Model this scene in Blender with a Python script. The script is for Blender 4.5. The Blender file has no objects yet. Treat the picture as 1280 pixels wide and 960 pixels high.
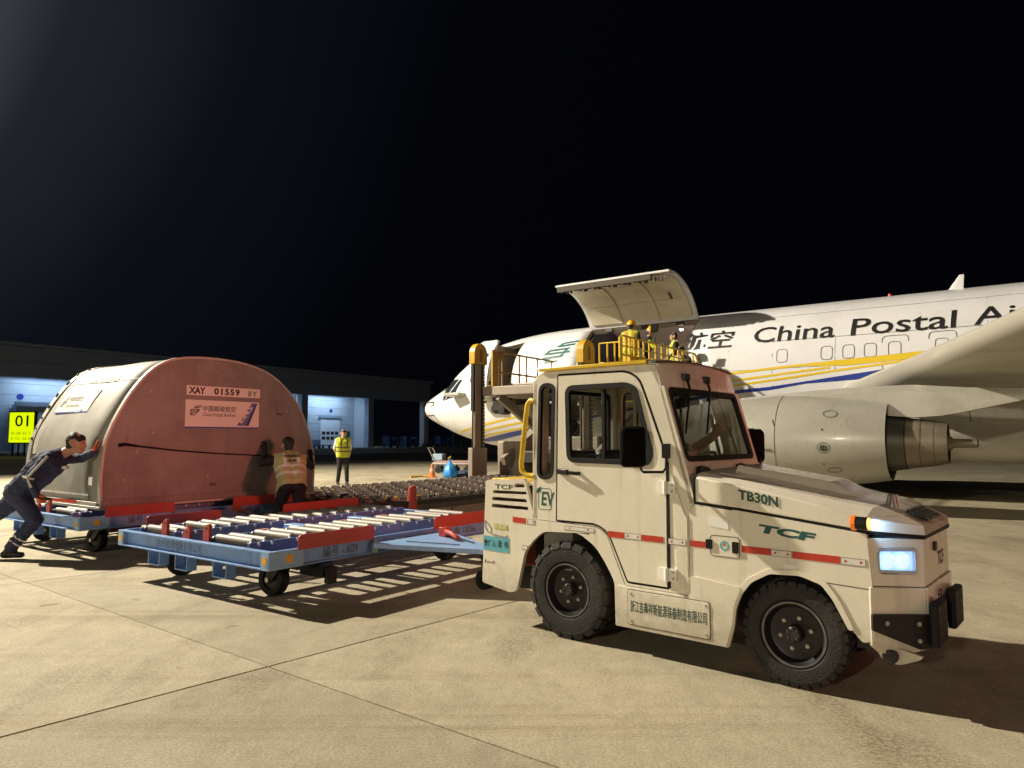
import bpy, bmesh, math, random
import numpy as np
from mathutils import Vector, Matrix
from mathutils.geometry import tessellate_polygon

R = math.radians
rnd = random.Random(7)
scene = bpy.context.scene
COL = scene.collection

# ---------------------------------------------------------------- camera
CAM_H = 1.45
cam_data = bpy.data.cameras.new("camera")
cam = bpy.data.objects.new("camera", cam_data)
COL.objects.link(cam)
cam_data.sensor_fit = 'HORIZONTAL'
cam_data.sensor_width = 36.0
cam_data.lens = 890.0 / 1280.0 * 36.0
cam_data.clip_start = 0.05
cam_data.clip_end = 3000
cam.location = (0, 0, CAM_H)
cam.rotation_euler = (R(90) + math.atan(68 / 890.0), 0, 0)
scene.camera = cam

# ---------------------------------------------------------------- night sky
world = bpy.data.worlds.new("World")
scene.world = world
world.use_nodes = True
wn = world.node_tree.nodes
wl = world.node_tree.links
wn.clear()
w_out = wn.new('ShaderNodeOutputWorld')
w_bg = wn.new('ShaderNodeBackground')
w_tc = wn.new('ShaderNodeTexCoord')
w_dot = wn.new('ShaderNodeVectorMath'); w_dot.operation = 'DOT_PRODUCT'
gd = Vector((-0.80, 0.50, 0.52)).normalized()          # the glow of the mast beyond the left edge
w_dot.inputs[1].default_value = gd
wl.new(w_tc.outputs['Generated'], w_dot.inputs[0])
w_ramp = wn.new('ShaderNodeValToRGB')
e = w_ramp.color_ramp.elements
e[0].position = 0.40; e[0].color = (0.0006, 0.0008, 0.0016, 1)
e[1].position = 1.0; e[1].color = (0.060, 0.065, 0.073, 1)
for p, c in ((0.72, (0.0010, 0.0012, 0.0022, 1)), (0.88, (0.0036, 0.0046, 0.0072, 1)), (0.95, (0.0130, 0.0155, 0.0205, 1))):
    q = e.new(p); q.color = c
w_n = wn.new('ShaderNodeTexNoise'); w_n.inputs['Scale'].default_value = 2.5; w_n.inputs['Detail'].default_value = 3
wl.new(w_tc.outputs['Generated'], w_n.inputs['Vector'])
w_m = wn.new('ShaderNodeMath'); w_m.operation = 'MULTIPLY_ADD'
wl.new(w_n.outputs['Fac'], w_m.inputs[0]); w_m.inputs[1].default_value = 0.05; wl.new(w_dot.outputs['Value'], w_m.inputs[2])
wl.new(w_m.outputs[0], w_ramp.inputs['Fac'])
wl.new(w_ramp.outputs['Color'], w_bg.inputs['Color'])
w_bg.inputs['Strength'].default_value = 1.0
wl.new(w_bg.outputs[0], w_out.inputs['Surface'])

vs = scene.view_settings
vs.view_transform = 'Standard'; vs.look = 'None'; vs.exposure = 0.12; vs.gamma = 1.0

# ---------------------------------------------------------------- mast floodlights and added red spots outside the frame
def spot(name, loc, target, watts, color, radius, angle, blend=0.5):
    l = bpy.data.lights.new(name, 'SPOT')
    l.energy = watts; l.color = color; l.shadow_soft_size = radius
    l.spot_size = R(angle); l.spot_blend = blend
    o = bpy.data.objects.new(name, l); COL.objects.link(o)
    o.location = loc
    d = Vector(target) - Vector(loc)
    o.rotation_euler = d.to_track_quat('-Z', 'Y').to_euler()
    return o
spot("mast_floodlight", (-23.0, 17.5, 18.5), (3.5, 10.5, 0), 80000, (1.0, 0.885, 0.70), 0.28, 128, 0.6)
spot("distant_mast_floodlight", (-34, -46, 15), (0, 20, 2), 33000, (1.0, 0.86, 0.64), 0.8, 110, 0.6)
spot("added_pink_spot", (15.0, -1.2, 3.4), (-2.5, 9, 1.3), 1150, (1.0, 0.38, 0.29), 0.25, 60, 0.6)  # unseen pinkish spot, added to tint the tractor's front
spot("added_red_spot", (12.5, 2.5, 2.5), (-4.85, 9.9, 1.55), 4200, (1.0, 0.21, 0.155), 0.9, 15.5, 0.9)  # unseen narrow red spot, added to redden the container's face

# ---------------------------------------------------------------- materials
MATS = {}
def M(name, col, rough=0.5, metal=0.0, var=0.10, scale=4.0, bump=0.0, bscale=30.0, dirt=None, dirt_amt=0.0, dscale=2.0,
      coat=0.0, emit=None, estr=0.0, stretch=None, spec=0.5, streak=0.0, splash=False):
    if name in MATS: return MATS[name]
    m = bpy.data.materials.new(name); m.use_nodes = True
    nt = m.node_tree; n = nt.nodes; l = nt.links
    b = n['Principled BSDF']
    b.inputs['Roughness'].default_value = rough
    b.inputs['Metallic'].default_value = metal
    b.inputs['Specular IOR Level'].default_value = spec
    if coat: b.inputs['Coat Weight'].default_value = coat; b.inputs['Coat Roughness'].default_value = 0.12
    tc = n.new('ShaderNodeTexCoord')
    vec = tc.outputs['Object']
    if stretch:
        mp = n.new('ShaderNodeMapping'); mp.inputs['Scale'].default_value = stretch
        l.new(vec, mp.inputs['Vector']); vec = mp.outputs['Vector']
    no = n.new('ShaderNodeTexNoise'); no.inputs['Scale'].default_value = scale; no.inputs['Detail'].default_value = 6; no.inputs['Roughness'].default_value = 0.6
    l.new(vec, no.inputs['Vector'])
    r = n.new('ShaderNodeValToRGB')
    r.color_ramp.elements[0].position = 0.3; r.color_ramp.elements[1].position = 0.7
    lo = [c * (1 - var) for c in col]; hi = [min(1, c * (1 + var)) for c in col]
    r.color_ramp.elements[0].color = (*lo, 1); r.color_ramp.elements[1].color = (*hi, 1)
    l.new(no.outputs['Fac'], r.inputs['Fac'])
    out = r.outputs['Color']
    if dirt:
        n2 = n.new('ShaderNodeTexNoise'); n2.inputs['Scale'].default_value = dscale; n2.inputs['Detail'].default_value = 9; n2.inputs['Roughness'].default_value = 0.7
        l.new(vec, n2.inputs['Vector'])
        r2 = n.new('ShaderNodeValToRGB'); r2.color_ramp.elements[0].position = 0.50; r2.color_ramp.elements[1].position = 0.75
        r2.color_ramp.elements[0].color = (0, 0, 0, 1); r2.color_ramp.elements[1].color = (dirt_amt,) * 3 + (1,)
        l.new(n2.outputs['Fac'], r2.inputs['Fac'])
        mx = n.new('ShaderNodeMix'); mx.data_type = 'RGBA'
        l.new(r2.outputs['Color'], mx.inputs['Factor']); l.new(out, mx.inputs['A']); mx.inputs['B'].default_value = (*dirt, 1)
        out = mx.outputs['Result']
    def over(fac, colr):
        nonlocal out
        mx = n.new('ShaderNodeMix'); mx.data_type = 'RGBA'; l.new(fac, mx.inputs['Factor']); l.new(out, mx.inputs['A']); mx.inputs['B'].default_value = (*colr, 1); out = mx.outputs['Result']
    if streak:      # run marks down the sides
        mp2 = n.new('ShaderNodeMapping'); mp2.inputs['Scale'].default_value = (9, 9, 0.55); l.new(tc.outputs['Object'], mp2.inputs['Vector'])
        n4 = n.new('ShaderNodeTexNoise'); n4.inputs['Scale'].default_value = 1.6; n4.inputs['Detail'].default_value = 5; l.new(mp2.outputs['Vector'], n4.inputs['Vector'])
        r4 = n.new('ShaderNodeMapRange'); r4.inputs['From Min'].default_value = 0.56; r4.inputs['From Max'].default_value = 0.80; r4.inputs['To Max'].default_value = streak; l.new(n4.outputs['Fac'], r4.inputs['Value'])
        over(r4.outputs['Result'], dirt or GRIME)
        n6 = n.new('ShaderNodeTexNoise'); n6.inputs['Scale'].default_value = 55; n6.inputs['Detail'].default_value = 3; l.new(tc.outputs['Object'], n6.inputs['Vector'])
        r6 = n.new('ShaderNodeMapRange'); r6.inputs['From Min'].default_value = 0.70; r6.inputs['From Max'].default_value = 0.74; r6.inputs['To Max'].default_value = streak; l.new(n6.outputs['Fac'], r6.inputs['Value'])
        over(r6.outputs['Result'], [x * .6 for x in (dirt or GRIME)])
    if splash:      # road dirt thrown up along the sills
        sx = n.new('ShaderNodeSeparateXYZ'); l.new(tc.outputs['Object'], sx.inputs[0])
        n5 = n.new('ShaderNodeTexNoise'); n5.inputs['Scale'].default_value = 14; n5.inputs['Detail'].default_value = 8; n5.inputs['Roughness'].default_value = .75; l.new(tc.outputs['Object'], n5.inputs['Vector'])
        a5 = n.new('ShaderNodeMath'); a5.operation = 'MULTIPLY_ADD'; a5.inputs[1].default_value = -0.55; l.new(n5.outputs['Fac'], a5.inputs[0]); l.new(sx.outputs['Z'], a5.inputs[2])
        r5 = n.new('ShaderNodeMapRange'); r5.inputs['From Min'].default_value = 0.20; r5.inputs['From Max'].default_value = -0.15; r5.inputs['To Min'].default_value = 0; r5.inputs['To Max'].default_value = 0.55; l.new(a5.outputs[0], r5.inputs['Value'])
        over(r5.outputs['Result'], GRIME)
    l.new(out, b.inputs['Base Color'])
    # roughness wander
    rr = n.new('ShaderNodeMath'); rr.operation = 'MULTIPLY_ADD'; rr.inputs[1].default_value = 0.18; rr.inputs[2].default_value = max(0.02, rough - 0.09)
    l.new(no.outputs['Fac'], rr.inputs[0]); l.new(rr.outputs[0], b.inputs['Roughness'])
    if bump:
        n3 = n.new('ShaderNodeTexNoise'); n3.inputs['Scale'].default_value = bscale; n3.inputs['Detail'].default_value = 4
        l.new(vec, n3.inputs['Vector'])
        bp = n.new('ShaderNodeBump'); bp.inputs['Strength'].default_value = bump; bp.inputs['Distance'].default_value = 0.02
        l.new(n3.outputs['Fac'], bp.inputs['Height']); l.new(bp.outputs['Normal'], b.inputs['Normal'])
    if emit:
        b.inputs['Emission Color'].default_value = (*emit, 1); b.inputs['Emission Strength'].default_value = estr
    MATS[name] = m
    return m

def glass(name, tint=(0.75, 0.8, 0.8), rough=0.02, refl=0.12):
    if name in MATS: return MATS[name]
    m = bpy.data.materials.new(name); m.use_nodes = True
    n = m.node_tree.nodes; l = m.node_tree.links
    n.clear()
    o = n.new('ShaderNodeOutputMaterial'); t = n.new('ShaderNodeBsdfTransparent'); g = n.new('ShaderNodeBsdfGlossy')
    t.inputs['Color'].default_value = (*tint, 1); g.inputs['Roughness'].default_value = rough
    fr = n.new('ShaderNodeLayerWeight'); fr.inputs['Blend'].default_value = 0.5
    pw = n.new('ShaderNodeMath'); pw.operation = 'POWER'; pw.inputs[1].default_value = 5.0; l.new(fr.outputs['Facing'], pw.inputs[0])
    p2 = n.new('ShaderNodeMath'); p2.operation = 'MULTIPLY_ADD'; p2.inputs[1].default_value = 0.6; p2.inputs[2].default_value = 0.035; l.new(pw.outputs[0], p2.inputs[0])
    no = n.new('ShaderNodeTexNoise'); no.inputs['Scale'].default_value = 3; no.inputs['Detail'].default_value = 5
    tc = n.new('ShaderNodeTexCoord'); l.new(tc.outputs['Object'], no.inputs['Vector'])
    ma = n.new('ShaderNodeMath'); ma.operation = 'MULTIPLY_ADD'; ma.inputs[1].default_value = refl * 0.4
    l.new(no.outputs['Fac'], ma.inputs[0]); l.new(p2.outputs[0], ma.inputs[2])
    mx = n.new('ShaderNodeMixShader'); l.new(ma.outputs[0], mx.inputs[0]); l.new(t.outputs[0], mx.inputs[1]); l.new(g.outputs[0], mx.inputs[2])
    l.new(mx.outputs[0], o.inputs['Surface'])
    MATS[name] = m
    return m

def concrete(name, base, joint=False):
    m = bpy.data.materials.new(name); m.use_nodes = True
    nt = m.node_tree; n = nt.nodes; l = nt.links; b = n['Principled BSDF']
    geo = n.new('ShaderNodeNewGeometry')
    def noise(scale, detail=6, rough=0.6, sc=None):
        v = geo.outputs['Position']
        if sc:
            mp = n.new('ShaderNodeMapping'); mp.inputs['Scale'].default_value = sc; mp.inputs['Rotation'].default_value = (0, 0, R(-49))
            l.new(v, mp.inputs['Vector']); v = mp.outputs['Vector']
        t = n.new('ShaderNodeTexNoise'); t.inputs['Scale'].default_value = scale; t.inputs['Detail'].default_value = detail; t.inputs['Roughness'].default_value = rough
        l.new(v, t.inputs['Vector']); return t.outputs['Fac']
    def ramp(f, p0, c0, p1, c1):
        r = n.new('ShaderNodeValToRGB'); r.color_ramp.elements[0].position = p0; r.color_ramp.elements[1].position = p1
        r.color_ramp.elements[0].color = (*c0, 1); r.color_ramp.elements[1].color = (*c1, 1); l.new(f, r.inputs['Fac']); return r.outputs['Color']
    def mul(a, c, f=1.0):
        x = n.new('ShaderNodeMix'); x.data_type = 'RGBA'; x.blend_type = 'MULTIPLY'; x.inputs['Factor'].default_value = f
        l.new(a, x.inputs['A']); l.new(c, x.inputs['B']); return x.outputs['Result']
    g = lambda v: (v, v, v)
    c = ramp(noise(0.35, 8, 0.62), 0.3, [x * 0.84 for x in base], 0.72, [x * 1.12 for x in base])
    c = mul(c, ramp(noise(2.6, 9, 0.78), 0.32, g(0.84), 0.62, g(1.05)))
    c = mul(c, ramp(noise(11.0, 6, 0.75, (1, 0.5, 1)), 0.34, g(0.90), 0.60, g(1.03)))      # brushed finish
    c = mul(c, ramp(noise(70.0, 5, 0.78), 0.36, g(0.62), 0.6, g(1.08)))
    c = mul(c, ramp(noise(0.9, 10, 0.78), 0.57, g(1.0), 0.80, (0.62, 0.58, 0.52)))        # old stains
    c = mul(c, ramp(noise(0.55, 4, 0.5, (0.25, 2.2, 1)), 0.60, g(1.0), 0.78, (0.80, 0.77, 0.72)))   # tyre tracks
    c = mul(c, ramp(noise(1.0, 5, 0.65, (0.10, 2.6, 1)), 0.56, g(1.0), 0.74, (0.74, 0.70, 0.63)))   # rubber tracks
    c = mul(c, ramp(noise(0.42, 5, 0.6), 0.68, g(1.0), 0.74, (0.70, 0.65, 0.56)))   # oil blots
    # patches where the surface has worn to a dark open grain
    wm = ramp(noise(0.8, 5, 0.6, (1.6, 0.6, 1)), 0.50, g(0.0), 0.68, g(1.0)); gr = ramp(noise(38.0, 8, 0.82), 0.42, (0.42, 0.38, 0.31), 0.57, g(1.0))
    wx = n.new('ShaderNodeMix'); wx.data_type = 'RGBA'; l.new(wm, wx.inputs['Factor']); wx.inputs['A'].default_value = (1, 1, 1, 1); l.new(gr, wx.inputs['B'])
    c = mul(c, wx.outputs['Result'], 1.0)
    c = mul(c, ramp(noise(3.1, 2, 0.4), 0.735, g(1.0), 0.76, (0.62, 0.54, 0.42)))     # rusty spots
    oi = n.new('ShaderNodeObjectInfo')
    c = mul(c, ramp(oi.outputs['Random'], 0.0, g(0.89), 1.0, g(1.06)))
    l.new(c, b.inputs['Base Color'])
    b.inputs['Roughness'].default_value = 0.78
    b.inputs['Specular IOR Level'].default_value = 0.3
    bp = n.new('ShaderNodeBump'); bp.inputs['Strength'].default_value = 0.35; bp.inputs['Distance'].default_value = 0.004
    ad = n.new('ShaderNodeMath'); ad.operation = 'ADD'
    l.new(noise(160, 3, 0.6), ad.inputs[0]); l.new(noise(28, 4, 0.6, (1, 0.2, 1)), ad.inputs[1])
    l.new(ad.outputs[0], bp.inputs['Height']); l.new(bp.outputs['Normal'], b.inputs['Normal'])
    MATS[name] = m
    return m

GRIME = (0.16, 0.12, 0.07)
cream = M('cream_paint', (0.78, 0.735, 0.615), 0.28, 0, 0.03, 2.0, 0.012, 9, GRIME, 0.15, 1.6, coat=0.5, streak=0.26, splash=True)
cream_in = M('cab_lining', (0.16, 0.155, 0.145), 0.7, 0, 0.1, 5)
rubber = M('black_rubber', (0.009, 0.009, 0.009), 0.6, 0, 0.25, 9, 0.1, 60, spec=.25)
tyre_m = M('tyre_rubber', (0.019, 0.018, 0.017), 0.68, 0, 0.35, 7, 0.25, 70, (0.09, 0.075, 0.055), 0.45, 4, spec=.4)
rim_m = M('rim_paint', (0.011, 0.011, 0.013), 0.40, 0.2, 0.2, 6, 0.05, 40, (0.09, 0.075, 0.055), 0.4, 3)
black_pl = M('black_plastic', (0.008, 0.008, 0.008), 0.38, 0, 0.2, 8, spec=.35)
black_mt = M('black_steel', (0.022, 0.021, 0.020), 0.5, 0.4, 0.25, 8, 0.1, 40, (0.10, 0.08, 0.055), 0.4, 3)
steel = M('bright_steel', (0.62, 0.60, 0.56), 0.30, 1.0, 0.12, 6)
bolt_m = M('bolt_steel', (0.50, 0.48, 0.44), 0.38, 0.9, 0.15, 20)
red_refl = M('red_reflector', (0.52, 0.045, 0.025), 0.35, 0, 0.12, 20)
white_refl = M('white_reflector', (0.74, 0.72, 0.68), 0.25, 0, 0.06, 30, 0, 30, (0.30, 0.27, 0.22), 0.4, 14)
yellow = M('yellow_paint', (0.70, 0.46, 0.02), 0.42, 0, 0.10, 4, 0.03, 30, (0.20, 0.12, 0.02), 0.45, 3)
teal = M('teal_print', (0.008, 0.085, 0.082), 0.5, 0, 0.06, 20)
green_print = M('dark_green_print', (0.012, 0.060, 0.045), 0.5, 0, 0.06, 20)
black_print = M('black_print', (0.012, 0.011, 0.011), 0.5, 0, 0.06, 20)
cyan_print = M('cyan_sticker', (0.12, 0.42, 0.52), 0.45, 0, 0.06, 10)
leaf_green = M('leaf_green_print', (0.16, 0.30, 0.03), 0.5, 0, 0.1, 20)
cream_dk = M('worn_white_label', (0.84, 0.84, 0.80), 0.35, 0, 0.05, 20)
glass_m = glass('window_glass', (0.93, 0.95, 0.94), 0.02, 0.06)
dark_glass = glass('tinted_glass', (0.88, 0.90, 0.90), 0.02, 0.08)
blue_paint = M('blue_paint', (0.17, 0.33, 0.66), 0.45, 0, 0.08, 4, 0.03, 20, (0.10, 0.09, 0.08), 0.5, 3, streak=.5)
blue_dark = M('dark_blue_paint', (0.10, 0.155, 0.33), 0.45, 0, 0.12, 4, 0.03, 20, (0.05, 0.05, 0.05), 0.5, 3)
red_paint = M('red_paint', (0.40, 0.042, 0.024), 0.5, 0, 0.12, 3, 0.04, 14, (0.12, 0.04, 0.03), 0.5, 3)
roller_m = M('roller_steel', (0.25, 0.23, 0.205), 0.56, 0.25, 0.10, 5, 0, 30, (0.3, 0.26, 0.2), 0.4, 3, stretch=(0.3, 4, 4))
yellow_dot = M('amber_reflector', (0.80, 0.42, 0.01), 0.35, 0, 0.08, 30)
alu = M('scuffed_aluminium', (0.27, 0.265, 0.235), 0.60, 0.1, 0.18, 2.2, 0.22, 3, (0.17, 0.15, 0.115), 0.75, 1.5, streak=.35)
alu_face = M('stained_aluminium', (0.225, 0.20, 0.185), 0.50, 0.1, 0.25, 1.3, 0.16, 3.0, (0.14, 0.10, 0.085), 0.8, 2.0, streak=.45)
alu_edge = M('edge_aluminium', (0.40, 0.38, 0.34), 0.5, 0.4, 0.12, 8)
white_label = M('white_label', (0.74, 0.70, 0.64), 0.45, 0, 0.03, 6, 0, 30, (0.5, 0.42, 0.36), 0.25, 3)
blue_print = M('blue_print', (0.02, 0.05, 0.30), 0.45, 0, 0.06, 10)
blue_lite = M('light_blue_print', (0.22, 0.33, 0.52), 0.45, 0, 0.06, 10)
hull = M('aircraft_white', (0.66, 0.665, 0.69), 0.30, 0, 0.025, 1.2, 0.0, 3, (0.40, 0.38, 0.33), 0.35, 0.8, coat=0.35, streak=.14)
hull_grey = M('aircraft_grey', (0.37, 0.36, 0.315), 0.34, 0.1, 0.05, 1.4, 0.0, 3, (0.22, 0.20, 0.15), 0.5, 1.2, coat=0.15, streak=.35)
wing_m = M('wing_grey', (0.56, 0.54, 0.46), 0.38, 0.15, 0.08, 0.7, 0.0, 3, (0.30, 0.28, 0.22), 0.6, 0.8, stretch=(.5, 1.6, 1))
wing_le = M('bare_leading_edge', (0.58, 0.56, 0.50), 0.42, 0.25, 0.04, 0.8)
lining = M('cargo_lining_white', (0.60, 0.56, 0.52), 0.55, 0, 0.06, 2, 0, 3, (0.3, 0.27, 0.24), 0.4, 1.5)
door_in = M('door_inner_cream', (0.62, 0.57, 0.44), 0.5, 0, 0.05, 1.5, 0.02, 5, (0.34, 0.30, 0.2), 0.45, 1.4)
seam_m = M('panel_seam', (0.10, 0.095, 0.085), 0.6)
stripe_y = M('yellow_stripe', (0.66, 0.47, 0.015), 0.32, 0, 0.03, 3, coat=0.3)
stripe_b = M('blue_stripe', (0.012, 0.035, 0.26), 0.32, 0, 0.03, 3, coat=0.3)
hot_metal = M('heat_stained_metal', (0.22, 0.19, 0.145), 0.46, 0.5, 0.15, 2.5, 0.03, 8, (0.18, 0.11, 0.06), 0.5, 2)
dark_metal = M('dark_metal', (0.05, 0.048, 0.045), 0.5, 0.5, 0.2, 5)
tan_paint = M('tan_machine_paint', (0.30, 0.25, 0.20), 0.5, 0, 0.08, 2, 0.03, 12, (0.17, 0.13, 0.10), 0.55, 1.6)
deck_m = M('deck_steel', (0.085, 0.070, 0.062), 0.5, 0.4, 0.25, 6, 0.1, 30, (0.2, 0.16, 0.13), 0.5, 3)
skin = M('skin', (0.42, 0.24, 0.16), 0.55, 0, 0.08, 14)
hair = M('black_hair', (0.012, 0.011, 0.010), 0.6, 0, 0.3, 60, 0.3, 120)
navy = M('navy_cloth', (0.028, 0.036, 0.085), 0.85, 0, 0.2, 8, 0.6, 9)
black_cloth = M('black_cloth', (0.013, 0.013, 0.015), 0.85, 0, 0.2, 8, 0.4, 12)
white_cloth = M('white_cloth', (0.66, 0.63, 0.58), 0.85, 0, 0.06, 8, 0.4, 12)
hivis = M('hi_vis_lime', (0.40, 0.44, 0.03), 0.75, 0, 0.10, 8, 0.5, 12)
hivis_or = M('hi_vis_yellow', (0.44, 0.42, 0.20), 0.75, 0, 0.12, 8, 0.5, 12)
silver_tape = M('silver_tape', (0.60, 0.60, 0.58), 0.35, 0.2, 0.06, 20)
dark_tape = M('dark_tape', (0.10, 0.085, 0.04), 0.5, 0, 0.1, 20)
orange_glove = M('orange_glove', (0.50, 0.085, 0.025), 0.7, 0, 0.15, 20)
white_glove = M('white_glove', (0.60, 0.58, 0.54), 0.8, 0, 0.08, 20)
shoe_m = M('black_shoe', (0.014, 0.014, 0.016), 0.5, 0, 0.2, 20)
helmet_m = M('yellow_helmet', (0.72, 0.36, 0.01), 0.35, 0, 0.05, 5, coat=0.3)
orange_pl = M('orange_plastic', (0.62, 0.14, 0.03), 0.5, 0, 0.12, 6)
blue_bag = M('blue_plastic_bag', (0.02, 0.22, 0.62), 0.4, 0, 0.15, 7, 0.5, 8)
bldg_dark = M('fascia_dark_panel', (0.27, 0.32, 0.42), 0.6, 0, 0.08, 0.6)
bldg_wall = M('hall_wall_panel', (0.50, 0.55, 0.60), 0.6, 0, 0.04, 0.6)
cart_blue = M('cart_blue', (0.04, 0.11, 0.34), 0.5, 0, 0.1, 2)

# ---------------------------------------------------------------- builders
def rounded(pts, r=0.05, seg=4):
    """round the corners of a 2-D outline; r a number or one per corner"""
    out = []; n = len(pts)
    for i, p in enumerate(pts):
        ri = r[i] if isinstance(r, (list, tuple)) else r
        a = Vector(pts[i - 1]); p = Vector(p); b = Vector(pts[(i + 1) % n])
        da = a - p; db = b - p
        ri = min(ri, da.length * 0.48, db.length * 0.48)
        if ri < 1e-4: out.append(tuple(p)); continue
        s = p + da.normalized() * ri; t = p + db.normalized() * ri
        for k in range(seg + 1):
            u = k / seg
            q = s * (1 - u) ** 2 + p * 2 * u * (1 - u) + t * u * u
            out.append((q.x, q.y))
    return out

def dense(pts, step):
    out = []
    for i, p in enumerate(pts):
        a = Vector(p); b = Vector(pts[(i + 1) % len(pts)]); k = max(1, int((b - a).length / step))
        for j in range(k): q = a.lerp(b, j / k); out.append((q.x, q.y))
    return out
def rect(x0, x1, y0, y1): return [(x0, y0), (x1, y0), (x1, y1), (x0, y1)]
def inset(pts, d):
    """offset a closed 2-D outline inwards by d (negative grows it)"""
    n = len(pts); area = sum(pts[i - 1][0] * pts[i][1] - pts[i][0] * pts[i - 1][1] for i in range(n))
    s = 1 if area > 0 else -1; out = []
    for i in range(n):
        a = Vector(pts[i - 1]); p = Vector(pts[i]); b = Vector(pts[(i + 1) % n])
        if (p - a).length < 1e-6 or (b - p).length < 1e-6: out.append(tuple(p)); continue
        d1 = (p - a).normalized(); d2 = (b - p).normalized()
        n1 = Vector((-d1.y, d1.x)) * s; n2 = Vector((-d2.y, d2.x)) * s
        m = n1 + n2
        if m.length < 1e-4: m = n1
        m = m.normalized(); k = 1.0 / max(0.35, m.dot(n1))
        q = p + m * d * k; out.append((q.x, q.y))
    return out

class MB:
    def __init__(self): self.v = []; self.f = []; self.mi = []
    def add(self, vs, fs, m=0):
        o = len(self.v); self.v += [tuple(p) for p in vs]
        for f in fs: self.f.append(tuple(o + i for i in f)); self.mi.append(m)
        return self
    def box(self, x0, x1, y0, y1, z0, z1, m=0, T=None):
        vs = [(x0, y0, z0), (x1, y0, z0), (x1, y1, z0), (x0, y1, z0), (x0, y0, z1), (x1, y0, z1), (x1, y1, z1), (x0, y1, z1)]
        if T is not None: vs = [T @ Vector(p) for p in vs]
        return self.add(vs, [(0, 3, 2, 1), (4, 5, 6, 7), (0, 1, 5, 4), (1, 2, 6, 5), (2, 3, 7, 6), (3, 0, 4, 7)], m)
    def bar(self, p0, p1, w, h, m=0, upv=(0, 0, 1)):
        p0 = Vector(p0); p1 = Vector(p1); d = (p1 - p0).normalized(); u = Vector(upv)
        if abs(d.dot(u)) > 0.98: u = Vector((1, 0, 0))
        s = d.cross(u).normalized(); t = s.cross(d)
        vs = [p + s * a * w / 2 + t * b * h / 2 for p in (p0, p1) for a, b in ((-1, -1), (1, -1), (1, 1), (-1, 1))]
        return self.add(vs, [(3, 2, 1, 0), (4, 5, 6, 7), (0, 1, 5, 4), (1, 2, 6, 5), (2, 3, 7, 6), (3, 0, 4, 7)], m)
    def tube(self, pts, r, n=8, m=0, cap=True):
        pts = [Vector(p) for p in pts]; rs = r if isinstance(r, (list, tuple)) else [r] * len(pts)
        vs = []; prev = None
        for i, p in enumerate(pts):
            d = (pts[min(i + 1, len(pts) - 1)] - pts[max(i - 1, 0)]).normalized()
            if prev is None:
                u = Vector((0, 0, 1)) if abs(d.z) < 0.9 else Vector((1, 0, 0))
                a = d.cross(u).normalized()
            else:
                a = (prev - d * prev.dot(d)).normalized()
            prev = a; b = d.cross(a)
            for k in range(n):
                t = 2 * math.pi * k / n
                vs.append(p + (a * math.cos(t) + b * math.sin(t)) * rs[i])
        fs = []
        for i in range(len(pts) - 1):
            for k in range(n):
                fs.append((i * n + k, i * n + (k + 1) % n, (i + 1) * n + (k + 1) % n, (i + 1) * n + k))
        if cap:
            fs.append(tuple(range(n - 1, -1, -1))); fs.append(tuple(range((len(pts) - 1) * n, len(pts) * n)))
        return self.add(vs, fs, m)
    def cyl(self, p0, p1, r0, r1=None, n=16, m=0): return self.tube([p0, p1], [r0, r0 if r1 is None else r1], n, m)
    def lathe(self, prof, o, ax, n=32, m=0, closed=False, squash=None):
        """prof: list of (along axis, radius); o origin; ax axis"""
        o = Vector(o); ax = Vector(ax).normalized(); u = Vector((0, 0, 1)) if abs(ax.z) < 0.9 else Vector((1, 0, 0))
        a = (u - ax * u.dot(ax)).normalized(); b = ax.cross(a); vs = []
        for (t, r) in prof:
            for k in range(n):
                th = 2 * math.pi * k / n
                v = (a * math.cos(th) + b * math.sin(th)) * r
                if squash: v = squash(v, a, b)
                vs.append(o + ax * t + v)
        fs = []; L = len(prof)
        for i in range(L if closed else L - 1):
            j = (i + 1) % L
            for k in range(n): fs.append((i * n + k, i * n + (k + 1) % n, j * n + (k + 1) % n, j * n + k))
        return self.add(vs, fs, m)
    def plate(self, loops, fn, d, m=0):
        """flat plate from 2-D outlines (first outer, others holes); fn(u, v, w) to 3-D, w from 0 to d"""
        loops = [list(L) for L in loops]
        tri = tessellate_polygon([[Vector((p[0], p[1], 0)) for p in L] for L in loops])
        flat = [p for L in loops for p in L]; n = len(flat)
        vs = [fn(p[0], p[1], 0) for p in flat] + [fn(p[0], p[1], d) for p in flat]
        fs = [tuple(t) for t in tri] + [tuple(n + i for i in reversed(t)) for t in tri]
        o = 0
        for L in loops:
            k = len(L)
            for i in range(k): a = o + i; b = o + (i + 1) % k; fs.append((a, b, n + b, n + a))
            o += k
        return self.add(vs, fs, m)
    def loft(self, secs, m=0, cap=True, ring=True):
        n = len(secs[0]); vs = [p for s in secs for p in s]; fs = []
        for i in range(len(secs) - 1):
            for k in range(n if ring else n - 1):
                fs.append((i * n + k, i * n + (k + 1) % n, (i + 1) * n + (k + 1) % n, (i + 1) * n + k))
        if cap: fs.append(tuple(range(n - 1, -1, -1))); fs.append(tuple(range((len(secs) - 1) * n, len(secs) * n)))
        return self.add(vs, fs, m)
    def mesh(self, name, mats, smooth=30):
        me = bpy.data.meshes.new(name); me.from_pydata(self.v, [], self.f)
        for mt in (mats if isinstance(mats, (list, tuple)) else [mats]): me.materials.append(mt)
        if any(self.mi): me.polygons.foreach_set('material_index', self.mi)
        bm = bmesh.new(); bm.from_mesh(me); bmesh.ops.recalc_face_normals(bm, faces=bm.faces); bm.to_mesh(me); bm.free()
        if smooth:
            me.shade_smooth(); me.set_sharp_from_angle(angle=R(smooth))
        me.update(); return me
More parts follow.
